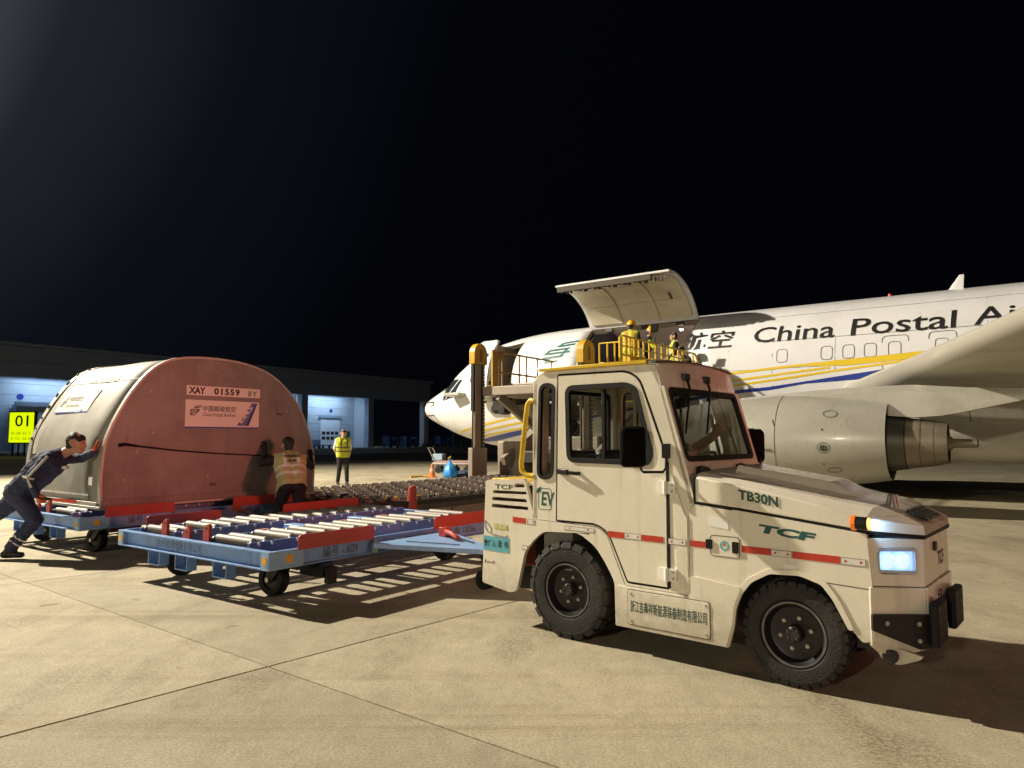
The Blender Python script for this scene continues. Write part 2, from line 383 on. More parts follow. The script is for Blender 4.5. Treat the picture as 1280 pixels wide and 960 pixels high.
    def build(self, name, mats, parent=None, bevel=0, smooth=30, label=None, seg=2):
        return obj(name, self.mesh(name, mats, smooth), parent, bevel, label, seg)

def obj(name, me, parent=None, bevel=0, label=None, seg=2):
    o = bpy.data.objects.new(name, me); COL.objects.link(o)
    if parent is not None: o.parent = parent
    if bevel:
        b = o.modifiers.new('edge', 'BEVEL'); b.width = bevel; b.segments = seg; b.limit_method = 'ANGLE'; b.angle_limit = R(35)
    if label: o['label'] = label
    return o

def thing(name, label, cat, loc=(0, 0, 0), rz=0.0, group=None):
    o = bpy.data.objects.new(name, None); COL.objects.link(o); o.empty_display_size = 0.2
    o.location = loc; o.rotation_euler = (0, 0, rz); o['label'] = label; o['category'] = cat
    if group: o['group'] = group
    return o
def tag(o, label, cat, group=None):
    o['label'] = label; o['category'] = cat
    if group: o['group'] = group
    return o
def dup_tree(o, parent=None):
    c = o.copy(); COL.objects.link(c)
    if parent is not None: c.parent = parent
    for ch in list(o.children): dup_tree(ch, c)
    return c

# lettering: text curves turned into plain meshes, fitted to a box w x h, lower left corner at the origin
def letters(body, w, h, bold=0.0, shear=0.0, gap=1.0):
    c = bpy.data.curves.new('lettering', 'FONT'); c.body = body; c.size = 1; c.offset = bold; c.shear = shear; c.space_character = gap
    c.resolution_u = 3
    o = bpy.data.objects.new('lettering', c); COL.objects.link(o)
    dg = bpy.context.evaluated_depsgraph_get(); dg.update()
    me = bpy.data.meshes.new_from_object(o.evaluated_get(dg))
    bpy.data.objects.remove(o); bpy.data.curves.remove(c)
    co = np.empty(len(me.vertices) * 3); me.vertices.foreach_get('co', co); co = co.reshape(-1, 3)
    lo = co.min(0); hi = co.max(0)
    V = [((p[0] - lo[0]) / (hi[0] - lo[0]) * w, (p[1] - lo[1]) / (hi[1] - lo[1]) * h) for p in co]
    Fc = [tuple(p.vertices) for p in me.polygons]
    bpy.data.meshes.remove(me)
    return V, Fc
def put_text(body, w, h, mat, parent, fn, bold=0.0, shear=0.0, gap=1.0, name='lettering'):
    """fn(u, v) -> 3-D point"""
    V, Fc = letters(body, w, h, bold, shear, gap)
    me = bpy.data.meshes.new(name); me.from_pydata([tuple(fn(u, v)) for u, v in V], [], Fc); me.materials.append(mat); me.update()
    return obj(name, me, parent)
def frame_fn(o, ux, uy):
    o = Vector(o); ux = Vector(ux).normalized(); uy = Vector(uy).normalized()
    return lambda u, v: o + ux * u + uy * v

# the post emblem: stacked slanted double strokes
def emblem(w, h, fn):
    """fn(u, v) maps the unit square to 3-D"""
    mb = MB()
    strokes = [((.56, .92), (1.0, .97), .088), ((.40, .77), (.92, .82), .088), ((.16, .60), (.80, .64), .088), ((.04, .45), (.84, .49), .088),
               ((.00, .28), (.66, .32), .088), ((.14, .10), (.52, .13), .088)]
    links = [((.41, .76), (.58, .94), .10), ((.08, .44), (.20, .62), .10), ((.52, .29), (.72, .47), .10), ((.66, .48), (.78, .66), .09), ((.12, .09), (.26, .28), .10)]
    for a, b, t in strokes:
        s = [(a[0], a[1] - t / 2), (b[0], b[1] - t / 2), (b[0] + .02, b[1] + t / 2), (a[0] + .02, a[1] + t / 2)]
        mb.add([fn(u * w, v * h) for u, v in s], [(0, 1, 2, 3)])
    for a, b, t in links:
        s = [(a[0] - t / 2, a[1]), (a[0] + t / 2, a[1]), (b[0] + t / 2, b[1]), (b[0] - t / 2, b[1])]
        mb.add([fn(u * w, v * h) for u, v in s], [(0, 1, 2, 3)])
    return mb

# ---------------------------------------------------------------- people: tapered limbs fused into one skin
def _caps(p0, p1, r0, r1, n=14):
    p0 = np.array(p0, float); p1 = np.array(p1, float); d = p1 - p0; L = np.linalg.norm(d)
    d = d / L if L > 1e-6 else np.array([0, 0, 1.0])
    u = np.array([0, 0, 1.0]) if abs(d[2]) < .9 else np.array([1.0, 0, 0])
    a = np.cross(d, u); a /= np.linalg.norm(a); b = np.cross(d, a)
    prof = [(-r0 * math.cos(t), r0 * math.sin(t)) for t in (0.25, 0.7, 1.15, 1.57)] + [(L + r1 * math.sin(t), r1 * math.cos(t)) for t in (0, .42, .87, 1.32)]
    vs = [p0 - d * r0]; fs = []
    for t, r in prof:
        for k in range(n):
            th = 2 * math.pi * k / n; vs.append(p0 + d * t + (a * math.cos(th) + b * math.sin(th)) * r)
    vs.append(p1 + d * r1); m = len(prof)
    for k in range(n): fs.append((0, 1 + (k + 1) % n, 1 + k))
    for i in range(m - 1):
        for k in range(n): fs.append((1 + i * n + k, 1 + i * n + (k + 1) % n, 1 + (i + 1) * n + (k + 1) % n, 1 + (i + 1) * n + k))
    for k in range(n): fs.append((len(vs) - 1, 1 + (m - 1) * n + k, 1 + (m - 1) * n + (k + 1) % n))
    return vs, fs

def person(label, loc, rz, P, dress, voxel=0.011, group=None, vest=None, helmet=False, back_text=None, hair_long=False):
    """P: joints in metres, x forward, y to the person's left, z up. dress: tag -> material"""
    A = lambda k: np.array(P[k], float)
    pel, ch, hd = A('pel'), A('ch'), A('hd')
    side = np.array(P.get('side', (0, 1, 0)), float); side /= np.linalg.norm(side)
    hside = np.array(P.get('hside', side), float); hside /= np.linalg.norm(hside)
    upv = (ch - pel) / np.linalg.norm(ch - pel)
    fwd = np.cross(side, upv); fwd /= np.linalg.norm(fwd)
    face = np.array(P.get('face', fwd), float); face /= np.linalg.norm(face)
    hs = np.array(P.get('headside', np.cross((0, 0, 1.0), face)), float); hs /= np.linalg.norm(hs)
    hup = np.cross(face, hs)
    caps = []
    def c(tagname, p0, p1, r0, r1):
        f = K if tagname in ('torso', 'sleeve', 'pants') else (1 + (K - 1) * .8 if tagname == 'forearm' and (dress.get('forearm') is not skin) else 1.0)
        if tagname in ('skin', 'hair', 'eye') and np.linalg.norm(np.array(p0) - hd) < .3:
            p0 = hd + (np.array(p0) - hd) * HS; p1 = hd + (np.array(p1) - hd) * HS; f = HS
        caps.append((tagname, np.array(p0, float), np.array(p1, float), r0 * f, r1 * f))
    hw = P.get('sw', 0.185); K = dress.get('bulk', 1.12); HS = dress.get('head', 1.06)
    for s in (-1, 1):
        c('torso', pel + side * .065 * s + upv * .08, ch + side * .085 * s - upv * .08, .112, .125)
        c('pants', pel + side * .06 * s - upv * .01, pel + side * .075 * s + upv * .07, .118, .112)
    c('torso', pel + fwd * .02 + upv * .10, ch - upv * .12 + fwd * .03, .105, .115)
    shl = ch + side * hw - upv * .015; shr = ch - side * hw - upv * .015
    shl = np.array(P.get('shl', shl), float); shr = np.array(P.get('shr', shr), float)
    c('torso', shl, ch + side * .06, .066, .085); c('torso', shr, ch - side * .06, .066, .085)
    c('neck', ch + upv * .02, hd - hup * .06 - face * .012, .066, .058)
    c('torso', ch + upv * .01, ch + upv * .05 + face * .005, .085, .070)       # collar
    # head
    c('skin', hd + hup * .035 - face * .012, hd + hup * .01 + face * .012, .088, .082)
    c('skin', hd - hup * .02 + face * .02, hd - hup * .075 + face * .048, .070, .042)     # jaw
    c('skin', hd + face * .090 + hup * .010, hd + face * .099 - hup * .022, .011, .016)   # nose
    c('skin', hd + face * .085 - hup * .058, hd + face * .088 - hup * .062, .018, .016)   # lips
    for s in (-1, 1):
        c('skin', hd + hs * .082 * s + hup * .012 - face * .012, hd + hs * .086 * s - hup * .028 - face * .008, .020, .013)
        c('eye', hd + hs * .033 * s + face * .084 + hup * .012, hd + hs * .036 * s + face * .083 + hup * .012, .0065, .0065)
    c('hair', hd + hup * .050 - face * .020, hd + hup * .054 + face * .030, .086, .060)
    c('hair', hd + hup * .025 - face * .036, hd - hup * .030 - face * .042, .080, .060)
    for s in (-1, 1): c('hair', hd + hs * .040 * s + hup * .060 - face * .02, hd + hs * .045 * s + hup * .045 + face * .035, .050, .036)
    # arms
    for k, sh in (('l', shl), ('r', shr)):
        el, wr = A('el_' + k), A('wr_' + k)
        c('sleeve', sh, el, .060, .047)
        c('forearm', el, wr, .046, .034)
        d = (wr - el) / np.linalg.norm(wr - el); hdv = np.array(P.get('hand_' + k, d), float); hdv /= np.linalg.norm(hdv)
        pn = np.array(P.get('palm_' + k, side * (-1 if k == 'l' else 1)), float); pn = pn - hdv * pn.dot(hdv); pn /= np.linalg.norm(pn)
        wd = np.cross(hdv, pn)
        if k == 'r': wd = -wd
        g0 = wr + hdv * .02
        c('hand', g0 + wd * .018, g0 + hdv * .065 + wd * .026, .021, .019); c('hand', g0 - wd * .018, g0 + hdv * .062 - wd * .026, .021, .018)
        curl = P.get('curl_' + k, 0.5)
        for fi, (off, ln) in enumerate(((.034, .068), (.012, .078), (-.011, .074), (-.033, .058))):
            b0 = g0 + hdv * .072 + wd * off
            d1 = hdv * math.cos(curl * .7) + pn * math.sin(curl * .7); d2 = hdv * math.cos(curl * 1.7) + pn * math.sin(curl * 1.7)
            mid = b0 + d1 * ln * .5; tip = mid + d2 * ln * .5
            c('hand', b0, mid, .0105, .0095); c('hand', mid, tip, .0095, .008)
        t0 = g0 + hdv * .015 + wd * .030; t1 = t0 + (hdv * .6 + wd * .6 + pn * .35) * .040; t2 = t1 + (hdv * .9 + pn * .4) * .032
        c('hand', t0, t1, .013, .011); c('hand', t1, t2, .0105, .009)
    # legs
    for k, s in (('l', 1), ('r', -1)):
        hp = pel + hside * .088 * s - np.array([0, 0, .02]); kn, an = A('kn_' + k), A('an_' + k)
        c('pants', hp, kn, .098, .068); c('pants', kn, an + (kn - an) * .12, .066, .056)
        kd = (an - kn) / np.linalg.norm(an - kn)
        toe = np.array(P.get('toe_' + k, np.array([1.0, 0, 0])), float); toe /= np.linalg.norm(toe)
        c('shoe', an - kd * .02, an + kd * .02, .046, .048)
        low = P.get('low_' + k, -.045)
        c('shoe', an + np.array([0, 0, low]) - toe * .045, an + np.array([0, 0, low - .008]) + toe * .145, .044, .036)
    bm_v = []; bm_f = []
    for t, p0, p1, r0, r1 in caps:
        vs, fs = _caps(p0, p1, r0, r1); o = len(bm_v); bm_v += [tuple(v) for v in vs]; bm_f += [tuple(o + i for i in f) for f in fs]
    me = bpy.data.meshes.new('rough'); me.from_pydata(bm_v, [], bm_f)
    ob = bpy.data.objects.new('rough', me); COL.objects.link(ob)
    rm = ob.modifiers.new('r', 'REMESH'); rm.mode = 'VOXEL'; rm.voxel_size = voxel
    sm = ob.modifiers.new('s', 'SMOOTH'); sm.factor = 0.5; sm.iterations = 3
    dg = bpy.context.evaluated_depsgraph_get(); dg.update()
    body = bpy.data.meshes.new_from_object(ob.evaluated_get(dg)); bpy.data.objects.remove(ob); bpy.data.meshes.remove(me)
    N = len(body.vertices); co = np.empty(N * 3); body.vertices.foreach_get('co', co); co = co.reshape(-1, 3)
    F = len(body.polygons); cen = np.empty(F * 3); body.polygons.foreach_get('center', cen); cen = cen.reshape(-1, 3)
    best = np.full(F, 1e9); who = np.zeros(F, int)
    for i, (t, p0, p1, r0, r1) in enumerate(caps):
        d = p1 - p0; L2 = max(1e-9, d @ d); u = np.clip(((cen - p0) @ d) / L2, 0, 1)
        dist = np.linalg.norm(cen - p0 - u[:, None] * d, axis=1) - (r0 + (r1 - r0) * u)
        if t == 'eye': dist = dist - .003
        m = dist < best; best[m] = dist[m]; who[m] = i
    if voxel <= .0105:      # folds in the cloth
        from mathutils import noise as mn
        soft = [i for i, c0 in enumerate(caps) if c0[0] in ('torso', 'sleeve', 'pants', 'forearm')]
        vt = np.zeros(N)
        for pi, p in enumerate(body.polygons):
            if who[pi] in soft:
                for v in p.vertices: vt[v] = 1
        no0 = np.empty(N * 3); body.vertices.foreach_get('normal', no0); no0 = no0.reshape(-1, 3)
        for i in np.nonzero(vt)[0]:
            p = co[i]; n_ = mn.noise(Vector((p[0] * 9, p[1] * 9, p[2] * 15))) + .5 * mn.noise(Vector((p[0] * 22, p[1] * 22, p[2] * 34)))
            co[i] = p + no0[i] * n_ * .012
        body.vertices.foreach_set('co', co.ravel()); body.update()
    tags = [c0[0] for c0 in caps]; names = sorted(set(tags)); mats = []
    for nme in names:
        mt = dress.get(nme)
        if mt is None: mt = {'neck': skin, 'eye': black_print, 'hair': hair, 'skin': skin, 'hand': skin, 'shoe': shoe_m, 'forearm': dress.get('sleeve'), 'sleeve': dress.get('torso')}.get(nme)
        if nme == 'sleeve' and mt is None: mt = dress['torso']
        if nme == 'forearm' and mt is None: mt = dress.get('sleeve') or dress['torso']
        mats.append(mt)
    body.materials.clear()
    for mt in mats: body.materials.append(mt)
    lut = np.array([names.index(t) for t in tags]); idx = lut[who]
    # reflective bands sewn on the cloth
    bands = dress.get('bands')
    if bands:
        body.materials.append(silver_tape); bi = len(mats)
        for limb, t0, t1 in bands:
            for i, (t, p0, p1, r0, r1) in enumerate(caps):
                if t == limb[0] and (len(limb) == 1 or i % 2 == limb[1]):
                    d = p1 - p0; u = ((cen - p0) @ d) / (d @ d)
                    idx[(who == i) & (u > t0) & (u < t1)] = bi
    body.polygons.foreach_set('material_index', idx.astype(np.int32)); body.shade_smooth(); body.name = 'person'; body.update()
    po = obj('person', body); po.location = loc; po.rotation_euler = (0, 0, rz); tag(po, label, 'person', group)
    if vest:
        vm, vb = vest
        tors = np.array([t in ('torso', 'pants') for t in tags])[who]
        h = (cen - pel) @ upv; top = (ch - pel) @ upv
        lat = np.abs((cen - pel) @ side)
        ok = tors & (h > -.07) & (h < top + .10) & (lat < hw + .035)
        keep = np.nonzero(ok)[0]
        no = np.empty(N * 3); body.vertices.foreach_get('normal', no); no = no.reshape(-1, 3)
        remap = {}; V = []; Fc = []; MI = []
        for fi in keep:
            f = []
            for vi in body.polygons[fi].vertices:
                if vi not in remap: remap[vi] = len(V); V.append(tuple(co[vi] + no[vi] * .016))
                f.append(remap[vi])
            Fc.append(f); hh = h[fi] / top; la = (cen[fi] - pel) @ side
            band = .20 < hh < .30 or .46 < hh < .56 or (hh >= .56 and .075 < abs(la) < .115)
            MI.append(1 if band else 0)
        vme = bpy.data.meshes.new('vest'); vme.from_pydata(V, [], Fc); vme.materials.append(vm); vme.materials.append(vb)
        vme.polygons.foreach_set('material_index', MI); vme.shade_smooth(); vme.update()
        vo = obj('vest', vme, po)
        so = vo.modifiers.new('thick', 'SOLIDIFY'); so.thickness = .006
        if back_text:
            for (tx, v0, w, hh) in back_text:
                o = pel + upv * (top * v0) - fwd * .172 + side * (w / 2)
                put_text(tx, w, hh, black_print, po, frame_fn(o, -side, upv), bold=.02)
    if helmet:
        hb = MB(); o = hd + hup * .035
        prof = [(.135, .001), (.13, .04), (.112, .075), (.08, .102), (.03, .118), (0, .121), (-.005, .121)]
        hb.lathe(prof, o, hup, 24)
        brim = [(o[0], o[1], o[2])]
        hb.lathe([(0, .116), (-.004, .138), (-.012, .137), (-.008, .116)], o + face * .014, hup, 24, closed=True)
        hb.box(-.012, .012, -.1, .1, .118, .138, 0, Matrix.Translation(Vector(o)) @ Matrix([list(hs) + [0], list(face) + [0], list(hup) + [0], [0, 0, 0, 1]]).transposed())
        hb.build('helmet', helmet_m, po)
    return po

# frames: the tractor's own axes and the aircraft's axes (dollies, container and loader stand square to it)
TUG_RZ = math.atan2(-0.65128, 0.75884); TUG_O = Vector((0.42126, 5.26171, 0))
AC_RZ = math.atan2(-0.587, 0.81); AC_O = Vector((-3.22, 27.3, 0))
_s = Vector((0.81, -0.587, 0)).normalized(); _q = Vector((_s.y, -_s.x, 0))
def SQ(s, q, z=0.0): return AC_O + _s * s + _q * q + Vector((0, 0, z))

# ================================================================ GROUND
apron_m = concrete('apron_concrete', (0.46, 0.410, 0.295))
joint_m = M('joint_sealant', (0.045, 0.038, 0.03), 0.8, 0, 0.2, 6)
g = MB().add([(-900, -300, -0.016), (900, -300, -0.016), (900, 1500, -0.016), (-900, 1500, -0.016)], [(0, 1, 2, 3)])
ground = g.build('ground', apron_m, smooth=0); ground['kind'] = 'structure'; ground['label'] = 'pale concrete airport apron under floodlight'
# slabs cast in bays, sawn joints between them
SU = Vector((-0.7837, 0.6211, 0)); SV = Vector((0.6561, 0.7547, 0)); SL, SW = 4.285, 5.0
SJ = Vector((-1.5512, 4.6653, 0))
jb = MB(); cells = []
for i in range(-9, 12):
    for j in range(-2, 10):
        c = SJ + SU * (SL * (i + .5)) + SV * (SW * (j + .5))
        if c.y < -1 or c.y > 46 or abs(c.x) > 0.75 * c.y + 8: continue
        cells.append((i, j))
jp = [SJ + SU * (SL * i) + SV * (SW * j) for i, j in ((-9, -2), (12, -2), (12, 10), (-9, 10))]
jb.add([(p.x, p.y, -0.009) for p in jp], [(0, 1, 2, 3)])
jo = jb.build('joint_sealant', joint_m, smooth=0); jo.parent = ground
gap = 0.0055
sl = MB(); a = SU * (SL / 2 - gap); b = SV * (SW / 2 - gap)
top = [-a - b, a - b, a + b, -a + b]; ch = 0.004
top_in = [p * (1 - ch / 2.5) for p in top]
sl.add([(p.x, p.y, 0) for p in top_in] + [(p.x, p.y, -ch) for p in top] + [(p.x, p.y, -0.02) for p in top],
       [(0, 1, 2, 3)] + [(4 + k, 4 + (k + 1) % 4, (k + 1) % 4, k) for k in range(4)] + [(8 + k, 8 + (k + 1) % 4, 4 + (k + 1) % 4, 4 + k) for k in range(4)])
slab_me = sl.mesh('slab', apron_m, 0)
for (i, j) in cells:
    o = obj('slab', slab_me, ground); c = SJ + SU * (SL * (i + .5)) + SV * (SW * (j + .5)); o.location = (c.x, c.y, rnd.uniform(-.0008, .0008))

# ================================================================ HANGAR ROW far on the left (runs away to the right)
HV = Vector((0.587, 0.81, 0)); H0 = Vector((-53.9, 75.0, 0))
hang = thing('hangar', 'long dark roofed hall at left with open bays lit blue inside', 'hangar', H0, math.atan2(HV.y, HV.x))
# local x along the front, local y away from the apron
HTOP, HOPEN, DEPTH = 11.3, 8.0, 3.6
mb = MB(); mb.box(-60, 66, -0.6, 0.6, HOPEN, HTOP); mb.build('fascia', bldg_dark, hang, 0.05)
mb = MB(); mb.box(-60, 66.4, -0.9, -0.605, HOPEN + 1.55, HOPEN + 1.72); mb.build('fascia_rib', M('rib_metal', (0.30, 0.32, 0.36), 0.5), hang)
mb = MB(); mb.box(-60, 66.5, -1.0, DEPTH + 1, HTOP, HTOP + 0.35); mb.build('roof', bldg_dark, hang)
for t in (-53.8, -40.6, -27.4, -14.2, -1.0, 12.2, 25.4, 38.6, 51.8, 65.0):
    mb = MB(); mb.box(t - .55, t + .55, -0.55, 0.55, 0, HOPEN); mb.build('column', bldg_dark if t < 60 else bldg_wall, hang, 0.03)
# rear wall of horizontal panels
pm = MB(); pm.box(0, 13.16, 0, 0.12, 0, 1.24); pme = pm.mesh('wall_panel', bldg_wall)
for kx, t in enumerate((-14.2, -1.0, 12.2, 25.4, 38.6)):
    for z in range(7):
        o = obj('wall_panel', pme, hang, 0.02); o.location = (t + .02, DEPTH, z * 1.26)
mb = MB(); mb.box(51.8, 51.95, 0.6, DEPTH, 0, HOPEN + .6); mb.build('partition', bldg_wall, hang)
mb = MB(); mb.box(-1.1, -.95, 0.6, DEPTH, 0, HOPEN + .6); mb.build('partition', bldg_wall, hang)
mb = MB(); mb.box(-60, 65.4, 0.6, DEPTH, HOPEN + .62, HOPEN + .8); mb.build('ceiling', bldg_wall, hang)
mb = MB(); mb.box(-60, 66, -0.6, DEPTH, -0.012, 0.012); mb.build('floor', M('hall_floor', (0.3, 0.31, 0.33), 0.6), hang)
# roller door with two rows of small panes, personnel doors
mb = MB(); mb.box(44.8, 48.7, DEPTH - .12, DEPTH - .02, 0, 4.7); rd = mb.build('roller_door', M('roller_door_white', (0.78, 0.82, 0.86), 0.5), hang)
mb = MB(); mb.box(44.5, 49.0, DEPTH - .30, DEPTH - .10, 4.7, 5.15); mb.build('door_head', bldg_dark, rd)
for r_ in range(2):
    for k in range(4):
        mb = MB(); mb.box(45.1 + k * .88, 45.75 + k * .88, DEPTH - .15, DEPTH - .125, 1.25 + r_ * .8, 1.75 + r_ * .8); mb.build('pane', dark_metal, rd, 0.01)
for (x0, x1) in ((50.2, 50.9),):
    mb = MB(); mb.box(x0, x1, DEPTH - .1, DEPTH - .02, 0, 2.6); mb.build('door', M('hall_door_green', (0.03, 0.07, 0.05), 0.5), hang)
mb = MB(); mb.cyl((46.9, DEPTH - .1, 5.9), (46.9, DEPTH - .02, 5.9), .28); mb.build('emblem', blue_print, hang)
for x in (3.0, 7.6):
    mb = MB(); mb.cyl((x, DEPTH - .1, 6.1), (x, DEPTH - .02, 6.1), .34); mb.build('emblem', blue_print, hang)
# inner storage room in the first bay
mb = MB(); mb.box(2.2, 10.6, 2.2, DEPTH - .2, 0.02, 5.2); mb.build('storage_room', M('room_panel', (0.33, 0.40, 0.47), 0.6), hang, 0.04)
mb = MB(); mb.box(2.0, 10.8, 1.95, 2.19, 5.0, 5.5); mb.build('storage_room_roof_edge', bldg_dark, hang)
for t in (12.9, 26.1, 39.3):
    MB().cyl((t + .5, DEPTH - .25, 0), (t + .5, DEPTH - .25, HOPEN), .10, n=10).build('pipe', bldg_dark, hang)
    MB().box(t + 1.2, t + 1.9, DEPTH - .35, DEPTH - .02, 1.2, 2.2).build('switch_box', bldg_dark, hang, .02)
for x0_, x1_, z1_ in ((27.0, 28.0, 2.3), (33.5, 37.5, 4.6), (39.3, 40.1, 2.3), (14.0, 18.2, 4.6)):
    MB().box(x0_, x1_, DEPTH - .12, DEPTH - .02, 0.02, z1_).build('door', M('door_pale', (.62, .68, .74), .5), hang, .02)
for x0_ in (29.2, 30.9, 42.4, 19.8, 21.4):
    MB().box(x0_, x0_ + 1.3, DEPTH - 1.6, DEPTH - .5, 0.03, rnd.uniform(.9, 1.7)).build('stacked_freight', M('freight_grey_blue', (.18, .24, .34), .6, 0, .2, 1), hang, .04)
for t in (0.2, 13.4, 26.6, 39.8):
    for y in (.9, 2.6): MB().box(t, t + 11, y - .1, y + .1, HOPEN + .25, HOPEN + .61).build('ceiling_beam', bldg_dark, hang)
lamp_e = M('tube_lamp', (0.8, 0.9, 1.0), 0.4, emit=(0.45, 0.68, 1.0), estr=9)
tl = MB(); tl.box(-1.5, 1.5, -.14, .14, -.05, .05); tlm = tl.mesh('tube_lamp', lamp_e)
for t in (5.6, 18.8, 32.0, 45.2, 58.0):
    for y in (1.0,):
        o = obj('tube_lamp', tlm, hang); o.location = (t, y, HOPEN + .5)
        l = bpy.data.lights.new('hall_light', 'AREA'); l.energy = 560 if t < 20 else 720 if t < 52 else 200; l.color = (0.52, 0.74, 1.0); l.shape = 'RECTANGLE'; l.size = 7; l.size_y = 1.2
        lo = bpy.data.objects.new('hall_light', l); COL.objects.link(lo); lo.parent = hang; lo.location = (t, y, HOPEN + .4); lo.rotation_euler = (R(34), 0, 0)

# carts and poles waiting before the hall
def baggage_cart(t, y, rz, canopy, label):
    p = H0 + HV * t + Vector((-HV.y, HV.x, 0)) * y
    c = thing('baggage_cart', label, 'baggage cart', (p.x, p.y, 0), math.atan2(HV.y, HV.x) + rz, 'blue baggage carts parked before the hall')
    mb = MB(); mb.box(-1.35, 1.35, -.7, .7, .42, .55); mb.build('bed', cart_blue, c, 0.02)
    if canopy:
        mb = MB(); mb.box(-1.3, 1.3, -.66, .66, 1.75, 1.82); mb.build('canopy', cart_blue, c, 0.02)
        for x in (-1.28, 1.28):
            mb = MB(); mb.box(x - .03, x + .03, -.66, .66, .55, 1.75); mb.build('end_panel', cart_blue, c)
        mb = MB(); mb.box(-1.2, 1.2, -.3, .5, .56, 1.35); mb.build('tarpaulin', M('tarpaulin', (0.05, 0.13, 0.42), 0.7, 0, .2, 3, .4, 5), c, 0.06)
    for x in (-.95, .95):
        for yy in (-.6, .6):
            mb = MB(); mb.cyl((x, yy - .06, .2), (x, yy + .06, .2), .2, n=16); mb.build('wheel', tyre_m, c)
    mb = MB(); mb.bar((1.35, 0, .45), (2.2, 0, .3), .06, .06); mb.build('drawbar', black_mt, c)
baggage_cart(36.5, -7, 0.1, False, 'low blue baggage cart just right of the container by the hall')
baggage_cart(49.0, -8, 0.2, True, 'canopied blue baggage cart before the dark hall column')
baggage_cart(53.4, -7.6, 0.05, True, 'blue baggage cart with tarpaulin left of the open dark bay')
baggage_cart(57.5, -8.4, 0.0, False, 'flat blue baggage cart in front of the open dark bay')
baggage_cart(61.5, -7.8, -0.1, True, 'blue baggage cart nearest the end column of the hall')
baggage_cart(65.8, -8.6, 0.15, False, 'empty blue baggage cart beyond the end column of the hall')
for (t, y, h, lb) in ((60.5, 14, 4.2, 'tall pale pole standing in the open dark bay'), (57.5, 16, 3.2, 'short dim pole behind the open dark bay'), (69.5, -3, 3.4, 'thin grey pole beside the aircraft nose')):
    p = H0 + HV * t + Vector((-HV.y, HV.x, 0)) * y
    c = thing('lamp_pole', lb, 'pole', (p.x, p.y, 0), 0)
    MB().cyl((0, 0, 0), (0, 0, h), .09, .06, 10).build('pole', M('pole_grey', (0.35, 0.38, 0.42), 0.5), c)
    MB().box(-.25, .25, -.18, .18, h, h + .18).build('head_box', bldg_dark, c, 0.02)
    MB().cyl((0, 0, 0), (0, 0, .12), .25, .22, 12).build('base', bldg_dark, c)

# stand sign 01
sp = Vector((-39.6, 57.6, 0))
sg = thing('stand_sign', 'glowing yellow green stand sign reading 01 on short legs', 'sign', sp, math.atan2(-0.10, 1.0) + R(-6))
sw, sh, sb = 2.34, 2.42, 1.12
MB().box(-sw / 2 - .09, sw / 2 + .09, -.02, .22, sb - .09, sb + sh + .09).build('housing', black_mt, sg, 0.02)
MB().box(-sw / 2, sw / 2, -.03, -.021, sb, sb + sh).build('lit_panel', M('sign_yellow', (0.7, 0.8, 0.02), 0.5, emit=(0.70, 0.90, 0.0), estr=0.95, var=.04), sg)
put_text('01', 1.28, .92, black_print, sg, frame_fn((-.62, -.036, sb + 1.28), (1, 0, 0), (0, 0, 1)), bold=.012)
put_text('N 28 33 7', 1.78, .24, black_print, sg, frame_fn((-.90, -.036, sb + .62), (1, 0, 0), (0, 0, 1)), bold=.004, gap=1.2)
put_text('E 121 26 0', 1.82, .24, black_print, sg, frame_fn((-.92, -.036, sb + .20), (1, 0, 0), (0, 0, 1)), bold=.004, gap=1.2)
for x in (-.85, -.3, .3, .85):
    MB().box(x - .04, x + .04, .02, .12, 0, sb - .09).build('leg', black_mt, sg)

# ================================================================ AIRCRAFT
ac = thing('cargo_aircraft', 'white cargo jet with open upper deck door, yellow and blue stripes', 'aircraft', AC_O, AC_RZ)
# local: x aft from the nose tip, y to starboard (away from the camera), z up; port side is -y
_top = [(0, 2.56), (.06, 2.74), (.25, 2.90), (.7, 3.10), (1.25, 3.33), (1.6, 3.50), (2.1, 3.93), (2.6, 4.26), (3.1, 4.50), (3.8, 4.74), (4.8, 4.92), (6, 5.02), (7.5, 5.05), (22, 5.05), (28, 5.0), (33.5, 4.6)]
_bot = [(0, 2.52), (.06, 2.36), (.25, 2.18), (.7, 1.98), (1.3, 1.75), (2.0, 1.50), (2.8, 1.30), (3.8, 1.14), (5, 1.05), (7, 1.02), (22, 1.02), (26, 1.7), (33.5, 3.9)]
_hw = [(0, .02), (.06, .22), (.25, .42), (.7, .70), (1.3, .97), (2.0, 1.24), (2.8, 1.48), (3.8, 1.69), (5, 1.83), (6.5, 1.88), (22, 1.88), (26, 1.6), (33.5, .3)]
def ip(t, x):
    xs = [a for a, _ in t]; ys = [b for _, b in t]
    # monotone cubic through the points for smooth lines
    i = max(0, min(len(xs) - 2, int(np.searchsorted(xs, x)) - 1)); h = xs[i + 1] - xs[i]; u = (x - xs[i]) / h
    def sl(k):
        if k == 0: return (ys[1] - ys[0]) / (xs[1] - xs[0])
        if k == len(xs) - 1: return (ys[-1] - ys[-2]) / (xs[-1] - xs[-2])
        d0 = (ys[k] - ys[k - 1]) / (xs[k] - xs[k - 1]); d1 = (ys[k + 1] - ys[k]) / (xs[k + 1] - xs[k])
        return 0 if d0 * d1 <= 0 else 2 * d0 * d1 / (d0 + d1)
    m0, m1 = sl(i) * h, sl(i + 1) * h
    return ys[i] * (2 * u ** 3 - 3 * u * u + 1) + m0 * (u ** 3 - 2 * u * u + u) + ys[i + 1] * (-2 * u ** 3 + 3 * u * u) + m1 * (u ** 3 - u * u)
